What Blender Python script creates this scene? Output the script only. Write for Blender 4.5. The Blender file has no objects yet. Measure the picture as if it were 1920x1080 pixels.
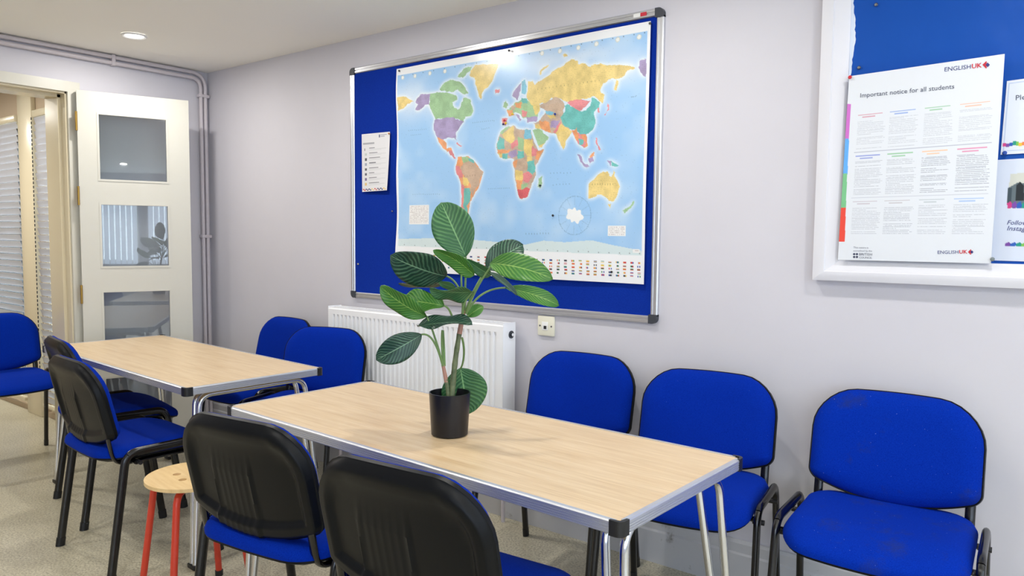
import bpy, bmesh, math, random
import numpy as np
from mathutils import Vector, Matrix

random.seed(7)
RNG = np.random.RandomState(11)
scene = bpy.context.scene
COL = scene.collection
PI = math.pi

# ------------------------------------------------------------------ camera
F_PX = 1396.677
YAW, PITCH, ROLL = 2.2310667, -0.0697493, 0.0094196
CAM = np.array([4.52586, -2.62588, 1.27932])
_f = np.array([math.cos(YAW) * math.cos(PITCH), math.sin(YAW) * math.cos(PITCH), math.sin(PITCH)])
_r = np.array([math.sin(YAW), -math.cos(YAW), 0.0])
_u = np.cross(_r, _f)
_c, _s = math.cos(ROLL), math.sin(ROLL)
RIGHT, UP, FWD = _c * _r + _s * _u, -_s * _r + _c * _u, _f
cam_data = bpy.data.cameras.new('camera')
cam_data.sensor_width = 36.0
cam_data.lens = F_PX / 1920.0 * 36.0
cam_data.clip_start = 0.05
cam = bpy.data.objects.new('camera', cam_data)
COL.objects.link(cam)
cam.matrix_world = Matrix(((RIGHT[0], UP[0], -FWD[0], CAM[0]), (RIGHT[1], UP[1], -FWD[1], CAM[1]),
                           (RIGHT[2], UP[2], -FWD[2], CAM[2]), (0, 0, 0, 1)))
scene.camera = cam


def ray(x, y):
    return (x - 960.0) / F_PX * RIGHT - (y - 540.0) / F_PX * UP + FWD


def hit(px, axis, val):
    """point where the sight line through a photo pixel meets the plane axis = val"""
    d = ray(*px)
    t = (val - CAM[axis]) / d[axis]
    return CAM + t * d


# ------------------------------------------------------------------ world, exposure
world = bpy.data.worlds.new('overcast_sky')
scene.world = world
world.use_nodes = True
bg = world.node_tree.nodes['Background']
bg.inputs['Color'].default_value = (0.80, 0.90, 1.0, 1)
bg.inputs['Strength'].default_value = 13.0
vs = scene.view_settings
vs.view_transform = 'Standard'
vs.look = 'None'
vs.gamma = 1.0
vs.use_curve_mapping = False
vs.exposure = -0.06
DOWNLIGHT_POWER = 8.2
BLIND_EMISSION = 4.6
BLIND_EMISSION_END = 2.4


# ------------------------------------------------------------------ colour and materials
def lin(rgb):
    out = []
    for v in rgb:
        v = v / 255.0
        out.append(v / 12.92 if v <= 0.04045 else ((v + 0.055) / 1.055) ** 2.4)
    return tuple(out)


def lin4(rgb):
    return lin(rgb) + (1.0,)


class Mat:
    def __init__(self, name, rgb=(200, 200, 200), rough=0.5, metal=0.0, spec=0.5):
        self.m = bpy.data.materials.new(name)
        self.m.use_nodes = True
        self.nt = self.m.node_tree
        self.b = self.nt.nodes['Principled BSDF']
        self.b.inputs['Base Color'].default_value = lin4(rgb)
        self.b.inputs['Roughness'].default_value = rough
        self.b.inputs['Metallic'].default_value = metal
        self.b.inputs['Specular IOR Level'].default_value = spec

    def n(self, kind, **kw):
        nd = self.nt.nodes.new(kind)
        for k, v in kw.items():
            if k in nd.inputs.keys():
                nd.inputs[k].default_value = v
            else:
                setattr(nd, k, v)
        return nd

    def link(self, a, b):
        self.nt.links.new(a, b)

    def coord(self, kind='Object', scale=(1, 1, 1)):
        tc = self.n('ShaderNodeTexCoord')
        mp = self.n('ShaderNodeMapping')
        mp.inputs['Scale'].default_value = scale
        self.link(tc.outputs[kind], mp.inputs['Vector'])
        return mp.outputs['Vector']

    def ramp(self, fac, stops):
        r = self.n('ShaderNodeValToRGB')
        els = r.color_ramp.elements
        while len(els) < len(stops):
            els.new(0.5)
        for e, (pos, c) in zip(els, stops):
            e.position = pos
            e.color = lin4(c)
        self.link(fac, r.inputs['Fac'])
        return r.outputs['Color']

    def mix(self, fac, a, b, mode='MIX'):
        m = self.n('ShaderNodeMix')
        m.data_type = 'RGBA'
        m.blend_type = mode
        for sock, v in ((m.inputs['Factor'], fac), (m.inputs['A'] if False else m.inputs[6], a), (m.inputs[7], b)):
            if isinstance(v, (int, float)):
                sock.default_value = v
            elif isinstance(v, tuple):
                sock.default_value = lin4(v)
            else:
                self.link(v, sock)
        return m.outputs[2]

    def bump(self, height, strength=0.2, dist=0.002):
        bp = self.n('ShaderNodeBump')
        bp.inputs['Strength'].default_value = strength
        bp.inputs['Distance'].default_value = dist
        self.link(height, bp.inputs['Height'])
        self.link(bp.outputs['Normal'], self.b.inputs['Normal'])

    def color(self, sock):
        self.link(sock, self.b.inputs['Base Color'])


def noise(m, vec, scale, detail=3.0, rough=0.5):
    n = m.n('ShaderNodeTexNoise', Scale=scale, Detail=detail, Roughness=rough)
    m.link(vec, n.inputs['Vector'])
    return n.outputs['Fac']


MATS = {}


def reg(key, m):
    MATS[key] = m.m
    return m


m = reg('wall', Mat('wall_paint_lilac_white', (224, 220, 224), 0.5, 0, 0.25))
co = m.coord('Object')
m.color(m.ramp(noise(m, co, 1.6, 6, 0.6), [(0.3, (209, 207, 214)), (0.7, (214, 212, 219))]))
m.bump(noise(m, co, 60, 4), 0.06, 0.002)
m = reg('ceiling', Mat('ceiling_paint', (252, 250, 243), 0.7, 0, 0.2))
m = reg('skirting', Mat('scuffed_skirting_paint', (186, 188, 194), 0.45))
co = m.coord('Object')
m.color(m.mix(m.ramp(noise(m, co, 9, 8, 0.7), [(0.60, (0, 0, 0)), (0.72, (255, 255, 255))]), (206, 206, 208), (132, 128, 122)))
m = reg('floor', Mat('terrazzo_floor', (160, 154, 134), 0.28, 0, 0.5))
co = m.coord('Object')
fine = m.ramp(noise(m, co, 120, 3, 0.7), [(0.38, (142, 136, 118)), (0.5, (222, 216, 197)), (0.62, (250, 247, 236))])
vor = m.n('ShaderNodeTexVoronoi', Scale=90.0)
m.link(co, vor.inputs['Vector'])
chips = m.ramp(vor.outputs['Distance'], [(0.0, (140, 135, 120)), (0.22, (226, 220, 202)), (1.0, (232, 226, 208))])
c1 = m.mix(0.45, fine, chips)
patch = m.ramp(noise(m, co, 1.2, 5, 0.6), [(0.3, (208, 204, 188)), (0.7, (255, 253, 244))])
m.color(m.mix(1.0, c1, patch, 'MULTIPLY'))
m = reg('felt_blue', Mat('blue_felt', (10, 46, 150), 0.9, 0, 0.1))
co = m.coord('Object')
m.color(m.ramp(noise(m, co, 320, 3), [(0.3, (6, 40, 140)), (0.7, (14, 54, 162))]))
m = reg('backing_blue', Mat('blue_backing_paper', (8, 76, 168), 0.5, 0, 0.22))
co = m.coord('Object', (1, 1, 1))
m.bump(noise(m, co, 5, 3), 0.5, 0.02)
reg('alu', Mat('anodised_aluminium', (214, 216, 220), 0.32, 0.9))
reg('alu_trim', Mat('ribbed_aluminium_trim', (214, 217, 224), 0.36, 0.8))
reg('chrome', Mat('chrome_tube', (214, 216, 220), 0.14, 1.0))
reg('cap_grey', Mat('dark_grey_plastic_cap', (58, 62, 70), 0.45))
reg('cap_black', Mat('black_plastic_cap', (22, 23, 26), 0.4))
m = reg('fabric', Mat('royal_blue_fabric', (0, 40, 160), 0.95, 0, 0.08))
co = m.coord('Object')
base = m.ramp(noise(m, co, 420, 4, 0.7), [(0.3, (0, 32, 130)), (0.7, (3, 48, 168))])
lint = m.ramp(noise(m, co, 260, 1, 0.2), [(0.845, (0, 0, 0)), (0.86, (200, 200, 200))])
m.color(m.mix(lint, base, (120, 150, 215)))
m.b.inputs['Sheen Weight'].default_value = 0.12
m.b.inputs['Sheen Roughness'].default_value = 0.4
m.b.inputs['Sheen Tint'].default_value = lin4((60, 110, 220))
m.bump(noise(m, co, 700, 2), 0.25, 0.001)
m = reg('fabric_stained', Mat('stained_royal_blue_fabric', (0, 40, 160), 0.95, 0, 0.08))
co = m.coord('Object')
base = m.ramp(noise(m, co, 420, 4, 0.7), [(0.3, (0, 34, 136)), (0.7, (4, 52, 174))])
lint = m.ramp(noise(m, co, 240, 1, 0.2), [(0.815, (0, 0, 0)), (0.83, (200, 200, 200))])
st = m.ramp(noise(m, co, 7, 6, 0.7), [(0.56, (0, 0, 0)), (0.70, (190, 190, 190))])
m.color(m.mix(lint, m.mix(st, base, (38, 50, 96)), (130, 155, 215)))
m.bump(noise(m, co, 700, 2), 0.25, 0.001)
m = reg('shell', Mat('black_textured_plastic', (9, 12, 16), 0.40, 0, 0.2))
co = m.coord('Object')
m.bump(noise(m, co, 900, 2), 0.12, 0.0006)
reg('frame_black', Mat('gloss_black_steel', (10, 10, 12), 0.22, 0, 0.6))
m = reg('beech', Mat('beech_laminate', (222, 196, 158), 0.34, 0, 0.45))
co = m.coord('Object', (1.0, 14.0, 1.0))
g1 = m.ramp(noise(m, co, 3.2, 8, 0.65), [(0.28, (213, 184, 143)), (0.5, (224, 199, 162)), (0.72, (231, 209, 175))])
co2 = m.coord('Object', (2.0, 90.0, 1.0))
g2 = m.ramp(noise(m, co2, 3.0, 4, 0.6), [(0.35, (228, 220, 208)), (0.6, (255, 255, 255))])
m.color(m.mix(0.6, g1, g2, 'MULTIPLY'))
reg('white_gloss', Mat('white_gloss_paint', (212, 210, 199), 0.3, 0, 0.45))
reg('cream', Mat('cream_gloss_paint', (226, 214, 184), 0.25, 0, 0.5))
reg('hall_wall', Mat('beige_hall_paint', (198, 178, 152), 0.6, 0, 0.2))
reg('brass', Mat('brass_hinge', (176, 142, 72), 0.3, 1.0))
reg('radiator', Mat('white_radiator_enamel', (248, 250, 253), 0.3, 0, 0.45))
reg('slot_dark', Mat('dark_slot', (30, 32, 36), 0.6))
reg('socket', Mat('ivory_plastic', (234, 231, 212), 0.35))
reg('pipe', Mat('painted_pipe', (206, 199, 204), 0.4))
reg('frame_white', Mat('white_painted_wood', (226, 226, 232), 0.42, 0, 0.35))
reg('torn_white', Mat('torn_white_paper', (226, 234, 246), 0.8))
reg('paper', Mat('white_paper', (238, 241, 247), 0.4, 0, 0.4))
reg('ink', Mat('dark_ink', (62, 68, 92), 0.6))
reg('ink_grey', Mat('grey_ink', (120, 124, 138), 0.6))
reg('ink_red', Mat('red_ink', (204, 44, 62), 0.6))
reg('ink_navy', Mat('navy_ink', (44, 52, 120), 0.6))
reg('red_paint', Mat('red_tube_enamel', (206, 62, 40), 0.3, 0, 0.5))
m = reg('ply', Mat('birch_ply', (232, 200, 146), 0.4, 0, 0.4))
co = m.coord('Object', (3, 30, 3))
m.color(m.ramp(noise(m, co, 3, 5), [(0.3, (226, 192, 136)), (0.7, (238, 208, 156))]))
reg('pot', Mat('matt_black_pot', (20, 21, 27), 0.33, 0, 0.45))
reg('soil', Mat('dark_soil', (28, 26, 24), 0.9))
m = reg('stem', Mat('green_petiole', (110, 142, 84), 0.5))
m = reg('trunk', Mat('green_brown_trunk', (88, 104, 72), 0.6))
co = m.coord('Object', (1, 1, 1))
m.color(m.ramp(noise(m, co, 40, 4), [(0.3, (66, 82, 56)), (0.7, (118, 128, 92))]))
reg('sheath', Mat('pink_sheath', (172, 128, 112), 0.6))
reg('steel_pin', Mat('steel_pin', (150, 150, 150), 0.25, 1.0))
m = Mat('white_blind_slat', (198, 197, 200), 0.5)
tl_ = m.n('ShaderNodeBsdfTranslucent')
tl_.inputs['Color'].default_value = lin4((226, 226, 230))
mx = m.n('ShaderNodeMixShader')
mx.inputs[0].default_value = 0.15
m.link(m.b.outputs[0], mx.inputs[1])
m.link(tl_.outputs[0], mx.inputs[2])
m.link(mx.outputs[0], m.nt.nodes['Material Output'].inputs['Surface'])
reg('blind', m)
reg('white_plastic', Mat('white_plastic', (240, 240, 238), 0.4))


def leaf_mat(name, dark, light, sheen):
    m = Mat(name, dark, sheen, 0, 0.45)
    uv = m.n('ShaderNodeUVMap')
    sep = m.n('ShaderNodeSeparateXYZ')
    m.link(uv.outputs['UV'], sep.inputs['Vector'])
    # across 0..1 (0.5 midrib), along 0..1
    ab = m.n('ShaderNodeMath', operation='SUBTRACT')
    m.link(sep.outputs['X'], ab.inputs[0])
    ab.inputs[1].default_value = 0.5
    aa = m.n('ShaderNodeMath', operation='ABSOLUTE')
    m.link(ab.outputs[0], aa.inputs[0])
    # vein coordinate along - 0.75 * |across|
    mu = m.n('ShaderNodeMath', operation='MULTIPLY_ADD')
    m.link(aa.outputs[0], mu.inputs[0])
    mu.inputs[1].default_value = -0.55
    m.link(sep.outputs['Y'], mu.inputs[2])
    sc = m.n('ShaderNodeMath', operation='MULTIPLY')
    m.link(mu.outputs[0], sc.inputs[0])
    sc.inputs[1].default_value = 78.0
    cb = m.n('ShaderNodeCombineXYZ')
    m.link(sc.outputs[0], cb.inputs['X'])
    wob = noise(m, m.coord('Object'), 30, 3)
    ad = m.n('ShaderNodeMath', operation='MULTIPLY_ADD')
    m.link(wob, ad.inputs[0])
    ad.inputs[1].default_value = 7.0
    m.link(sc.outputs[0], ad.inputs[2])
    si = m.n('ShaderNodeMath', operation='SINE')
    m.link(ad.outputs[0], si.inputs[0])
    st = m.n('ShaderNodeMath', operation='MULTIPLY_ADD')
    m.link(si.outputs[0], st.inputs[0])
    st.inputs[1].default_value = 0.5
    st.inputs[2].default_value = 0.5
    pat = noise(m, m.coord('Object'), 18, 3)
    pm = m.n('ShaderNodeMath', operation='MULTIPLY')
    m.link(st.outputs[0], pm.inputs[0])
    m.link(pat, pm.inputs[1])
    c = m.ramp(pm.outputs[0], [(0.12, dark), (0.34, tuple((d * 3 + l) // 4 for d, l in zip(dark, light))), (0.62, tuple((d + l * 2) // 3 for d, l in zip(dark, light)))])
    mid = m.ramp(aa.outputs[0], [(0.006, (255, 255, 255)), (0.022, (0, 0, 0))])
    m.color(m.mix(mid, c, tuple(min(255, v + 14) for v in light)))
    m.bump(st.outputs[0], 0.25, 0.002)
    m.b.inputs['Subsurface Weight'].default_value = 0.0
    return m


reg('leaf_mid', leaf_mat('leaf_mid_green', (40, 92, 54), (112, 158, 100), 0.42))
reg('leaf_dark', leaf_mat('leaf_dark_green', (24, 58, 46), (112, 148, 116), 0.32))
reg('leaf_fresh', leaf_mat('leaf_fresh_green', (52, 112, 40), (134, 170, 80), 0.4))

# printed sheets carry their print as a colour attribute
m = reg('print_gloss', Mat('glossy_printed_poster', (230, 230, 230), 0.22, 0, 0.5))
at = m.n('ShaderNodeVertexColor')
at.layer_name = 'print'
m.color(at.outputs['Color'])
m = reg('print_satin', Mat('satin_printed_sheet', (230, 230, 230), 0.42, 0, 0.4))
at = m.n('ShaderNodeVertexColor')
at.layer_name = 'print'
m.color(at.outputs['Color'])

# thin glass: clear with a mirror-like reflection
m = Mat('window_glass', (255, 255, 255))
nt = m.nt
out = nt.nodes['Material Output']
tr = m.n('ShaderNodeBsdfTransparent')
tr.inputs['Color'].default_value = (0.93, 0.96, 0.96, 1)
gl = m.n('ShaderNodeBsdfGlossy', Roughness=0.015)
fr = m.n('ShaderNodeFresnel', IOR=1.75)
mx = m.n('ShaderNodeMixShader')
m.link(fr.outputs[0], mx.inputs[0])
m.link(tr.outputs[0], mx.inputs[1])
m.link(gl.outputs[0], mx.inputs[2])
m.link(mx.outputs[0], out.inputs['Surface'])
reg('glass', m)
m = Mat('lit_vertical_blind', (236, 240, 248), 0.8)
m.b.inputs['Emission Color'].default_value = (0.66, 0.80, 1.0, 1)
m.b.inputs['Emission Strength'].default_value = BLIND_EMISSION
reg('lit_blind', m)
m = Mat('lit_vertical_blind_end_wall', (236, 240, 248), 0.8)
m.b.inputs['Emission Color'].default_value = (0.66, 0.80, 1.0, 1)
m.b.inputs['Emission Strength'].default_value = BLIND_EMISSION_END
reg('lit_blind_end', m)
m = Mat('downlight_lens', (255, 255, 255), 0.5)
m.b.inputs['Emission Color'].default_value = (1.0, 0.96, 0.92, 1)
m.b.inputs['Emission Strength'].default_value = 14.0
reg('lens', m)


# ------------------------------------------------------------------ mesh helpers
class MB:
    def __init__(self):
        self.v, self.f = [], []

    def add(self, vs_, fs_):
        o = len(self.v)
        self.v += [tuple(map(float, p)) for p in vs_]
        self.f += [tuple(i + o for i in f) for f in fs_]
        return self

    def box(self, x0, x1, y0, y1, z0, z1):
        vs_ = [(x, y, z) for z in (z0, z1) for y in (y0, y1) for x in (x0, x1)]
        return self.add(vs_, [(0, 2, 3, 1), (4, 5, 7, 6), (0, 1, 5, 4), (2, 6, 7, 3), (0, 4, 6, 2), (1, 3, 7, 5)])

    def rbox(self, x0, x1, y0, y1, z0, z1, r=0.004, seg=2):
        bm = bmesh.new()
        bmesh.ops.create_cube(bm, size=1)
        for w in bm.verts:
            w.co = Vector(((x0 + x1) / 2 + w.co.x * (x1 - x0), (y0 + y1) / 2 + w.co.y * (y1 - y0), (z0 + z1) / 2 + w.co.z * (z1 - z0)))
        bmesh.ops.bevel(bm, geom=bm.edges[:], offset=r, segments=seg, affect='EDGES', profile=0.5)
        bm.verts.index_update()
        self.add([w.co[:] for w in bm.verts], [[w.index for w in f.verts] for f in bm.faces])
        bm.free()
        return self

    def tube(self, pts, rx, ry=None, side=(1, 0, 0), seg=12, caps=True, radii=None):
        """sweep an ellipse (rx along 'side', ry across) along pts"""
        ry = rx if ry is None else ry
        P = [np.array(q, float) for q in pts]
        n = len(P)
        sd = np.array(side, float)
        base = len(self.v)
        vs_, fs_ = [], []
        for i in range(n):
            t = P[min(i + 1, n - 1)] - P[max(i - 1, 0)]
            t = t / (np.linalg.norm(t) + 1e-12)
            a = sd - t * (sd @ t)
            la = np.linalg.norm(a)
            if la < 1e-6:
                a = np.array([0.0, 1.0, 0.0]) - t * t[1]
                la = np.linalg.norm(a)
            a = a / la
            sd = a
            b = np.cross(t, a)
            k = 1.0 if radii is None else radii[i]
            for j in range(seg):
                an = 2 * PI * j / seg
                vs_.append(P[i] + a * rx * k * math.cos(an) + b * ry * k * math.sin(an))
        for i in range(n - 1):
            for j in range(seg):
                j2 = (j + 1) % seg
                fs_.append((i * seg + j, i * seg + j2, (i + 1) * seg + j2, (i + 1) * seg + j))
        if caps:
            fs_.append(tuple(reversed(range(seg))))
            fs_.append(tuple((n - 1) * seg + j for j in range(seg)))
        return self.add(vs_, fs_)

    def lathe(self, prof, seg=32, c=(0, 0, 0)):
        vs_, fs_ = [], []
        for r, z in prof:
            for j in range(seg):
                a = 2 * PI * j / seg
                vs_.append((c[0] + r * math.cos(a), c[1] + r * math.sin(a), c[2] + z))
        for i in range(len(prof) - 1):
            for j in range(seg):
                j2 = (j + 1) % seg
                fs_.append((i * seg + j, i * seg + j2, (i + 1) * seg + j2, (i + 1) * seg + j))
        return self.add(vs_, fs_)

    def disc(self, r, z, seg=32, c=(0, 0, 0), flip=False):
        vs_ = [(c[0] + r * math.cos(2 * PI * j / seg), c[1] + r * math.sin(2 * PI * j / seg), c[2] + z) for j in range(seg)]
        fc = tuple(range(seg))
        return self.add(vs_, [tuple(reversed(fc)) if flip else fc])

    def prism(self, outline, axis, a0, a1):
        """extrude a 2D outline along an axis; outline gives the other two coords in order"""
        n = len(outline)

        def pt(q, a):
            l = list(q)
            l.insert(axis, a)
            return l
        vs_ = [pt(q, a0) for q in outline] + [pt(q, a1) for q in outline]
        fs_ = [(i, (i + 1) % n, n + (i + 1) % n, n + i) for i in range(n)]
        fs_ += [tuple(reversed(range(n))), tuple(range(n, 2 * n))]
        return self.add(vs_, fs_)

    def mesh(self, name, mat, smooth=35):
        me = bpy.data.meshes.new(name)
        me.from_pydata(self.v, [], self.f)
        bm = bmesh.new()
        bm.from_mesh(me)
        bmesh.ops.recalc_face_normals(bm, faces=bm.faces[:])
        bm.to_mesh(me)
        bm.free()
        me.materials.append(MATS[mat])
        if smooth:
            for p_ in me.polygons:
                p_.use_smooth = True
            me.set_sharp_from_angle(angle=math.radians(smooth))
        return me

    def obj(self, name, mat, parent=None, smooth=35):
        return obj(name, self.mesh(name, mat, smooth), parent)


def obj(name, me, parent=None):
    o = bpy.data.objects.new(name, me)
    COL.objects.link(o)
    o.parent = parent
    return o


def tag(o, label=None, cat=None, group=None, kind=None):
    for k, v in (('label', label), ('category', cat), ('group', group), ('kind', kind)):
        if v:
            o[k] = v
    return o


def empty(name, loc=(0, 0, 0), rz=0.0):
    o = bpy.data.objects.new(name, None)
    o.empty_display_size = 0.1
    COL.objects.link(o)
    o.location = loc
    o.rotation_euler = (0, 0, rz)
    return o


def copy_tree(o, parent=None):
    c = o.copy()
    COL.objects.link(c)
    c.parent = parent
    for ch in list(o.children):
        copy_tree(ch, c)
    return c


def fillet(pts, r, seg=8):
    """round the inner corners of a polyline"""
    P = [np.array(q, float) for q in pts]
    rs = r if isinstance(r, (list, tuple)) else [r] * (len(P) - 2)
    out_ = [P[0]]
    for i in range(1, len(P) - 1):
        a, b, c = P[i - 1], P[i], P[i + 1]
        u1, u2 = (a - b) / np.linalg.norm(a - b), (c - b) / np.linalg.norm(c - b)
        ang = math.acos(max(-1, min(1, u1 @ u2)))
        d = rs[i - 1] / math.tan(ang / 2)
        d = min(d, 0.48 * np.linalg.norm(a - b), 0.48 * np.linalg.norm(c - b))
        s, e = b + u1 * d, b + u2 * d
        for k in range(seg + 1):
            t = k / seg
            q = (1 - t) ** 2 * s + 2 * t * (1 - t) * b + t * t * e
            # pull towards a circular arc
            out_.append(q)
    out_.append(P[-1])
    return out_


def struct(o):
    return tag(o, kind='structure')


# ------------------------------------------------------------------ room shell
CEIL = 2.30
XE, YN = 9.6, -4.7            # far ends of the room behind the camera
HX = -3.6                      # far end of the hall beyond the doorway
DOOR_Y0, DOOR_Y1 = -2.12, -0.836
DOOR_H = 2.055
WT = 0.26                      # thickness of the wall with the doorway

struct(MB().box(HX, XE, YN, 0.0, -0.06, 0.0).obj('floor', 'floor', smooth=0))
struct(MB().box(HX, XE, YN, 0.12, CEIL, CEIL + 0.06).obj('ceiling', 'ceiling', smooth=0))
struct(MB().box(-WT, XE, 0.0, 0.12, -0.06, CEIL).obj('wall_right', 'wall', smooth=0))
wb = MB()
wb.box(-WT, 0, DOOR_Y1, 0.0, 0, CEIL)
wb.box(-WT, 0, DOOR_Y0, DOOR_Y1, DOOR_H, CEIL)
wb.box(-WT, 0, YN, DOOR_Y0, 0, CEIL)
struct(wb.obj('wall_back', 'wall', smooth=0))
wl = MB()
LW0, LW1, LWZ0, LWZ1 = 4.9, 8.7, 0.85, 2.12
wl.box(HX, LW0, YN - 0.12, YN, -0.06, CEIL)
wl.box(LW1, XE, YN - 0.12, YN, -0.06, CEIL)
wl.box(LW0, LW1, YN - 0.12, YN, -0.06, LWZ0)
wl.box(LW0, LW1, YN - 0.12, YN, LWZ1, CEIL)
struct(wl.obj('wall_left', 'wall', smooth=0))
wf = MB()
WZ0, WZ1 = 0.75, 2.16
WINS = [(-4.35, -2.72), (-2.56, -2.24 + 0.14), (-1.94, -0.35)]
wf.box(XE, XE + 0.2, YN, 0, 0, WZ0)
wf.box(XE, XE + 0.2, YN, 0, WZ1, CEIL)
ys = [YN] + [y for w_ in WINS for y in w_] + [0]
for a_, b_ in zip(ys[0::2], ys[1::2]):
    wf.box(XE, XE + 0.2, a_, b_, WZ0, WZ1)
struct(wf.obj('wall_front', 'wall', smooth=0))

# skirting along the right wall, with its little ledge
sk = MB().prism([(-0.001, 0.0), (-0.022, 0.0), (-0.022, 0.125), (-0.016, 0.132), (-0.016, 0.165), (-0.010, 0.175), (-0.001, 0.175)], 0, -0.0, XE)
struct(sk.obj('baseboard_right', 'skirting', smooth=0))
sk = MB().box(0.0, 0.018, -0.77, -0.024, 0, 0.15)
struct(sk.obj('baseboard_back', 'skirting', smooth=0))

# doorway trim: lining, architrave
tr_ = MB()
tr_.box(-WT - 0.01, 0.004, DOOR_Y1 - 0.012, DOOR_Y1 + 0.001, 0, DOOR_H)
tr_.box(-WT - 0.01, 0.004, DOOR_Y0 - 0.001, DOOR_Y0 + 0.012, 0, DOOR_H)
tr_.box(-WT - 0.01, 0.004, DOOR_Y0, DOOR_Y1, DOOR_H - 0.014, DOOR_H)
tr_.box(-0.10, -0.055, DOOR_Y1 - 0.028, DOOR_Y1 - 0.011, 0, DOOR_H - 0.012)
tr_.box(-0.10, -0.055, DOOR_Y0, DOOR_Y1 - 0.011, DOOR_H - 0.03, DOOR_H - 0.012)
struct(tr_.obj('trim_1', 'cream', smooth=0))
ar = MB()
ar.box(0.0, 0.022, DOOR_Y1 - 0.004, -0.776, 0, 2.108)
ar.box(0.0, 0.022, DOOR_Y0 - 0.06, DOOR_Y1 - 0.004, DOOR_H - 0.004, 2.108)
ar.box(0.0, 0.022, DOOR_Y0 - 0.06, DOOR_Y0 + 0.004, 0, DOOR_H - 0.004)
struct(ar.obj('trim_2', 'white_gloss', smooth=0))

# ------------------------------------------------------------------ glazed door standing open against the back wall
DA = math.radians(19.3)
door = empty('door_1', (0.070, -0.815, 0.0), -DA)      # local +y runs along the leaf, +x is the face seen
tag(door, kind='structure')
DW, DT = 0.574, 0.04
st_l, st_r = 0.094, 0.114
PANES = [(1.566, 1.947), (1.075, 1.445), (0.578, 0.948), (0.088, 0.452)]
fr_ = MB()
fr_.box(-DT, 0, 0, st_l, 0.008, 2.06)
fr_.box(-DT, 0, DW - st_r, DW, 0.008, 2.06)
zs = [0.008] + [z for pz in reversed(PANES) for z in pz] + [2.06]
for a_, b_ in zip(zs[0::2], zs[1::2]):
    fr_.box(-DT, 0, st_l, DW - st_r, a_, b_)
fr_.obj('door_leaf', 'white_gloss', door, smooth=0)
for z0, z1 in PANES:
    bd = MB()
    y0, y1 = st_l, DW - st_r
    b = 0.011
    for (ya, yb, za, zb) in ((y0, y0 + b, z0, z1), (y1 - b, y1, z0, z1), (y0 + b, y1 - b, z0, z0 + b), (y0 + b, y1 - b, z1 - b, z1)):
        bd.box(-0.012, 0.003, ya, yb, za, zb)
    bd.obj('glazing_bead', 'white_gloss', door, smooth=0)
    MB().box(-0.022, -0.017, y0 + 0.001, y1 - 0.001, z0 + 0.001, z1 - 0.001).obj('pane', 'glass', door, smooth=0)
for zc in (1.89, 1.48, 0.93, 0.25):
    hg = MB().box(-0.045, 0.0, -0.003, 0.0, zc - 0.05, zc + 0.05)
    hg.tube([(0.004, -0.004, zc - 0.052), (0.004, -0.004, zc + 0.052)], 0.006)
    hg.obj('hinge', 'brass', door)

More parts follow.
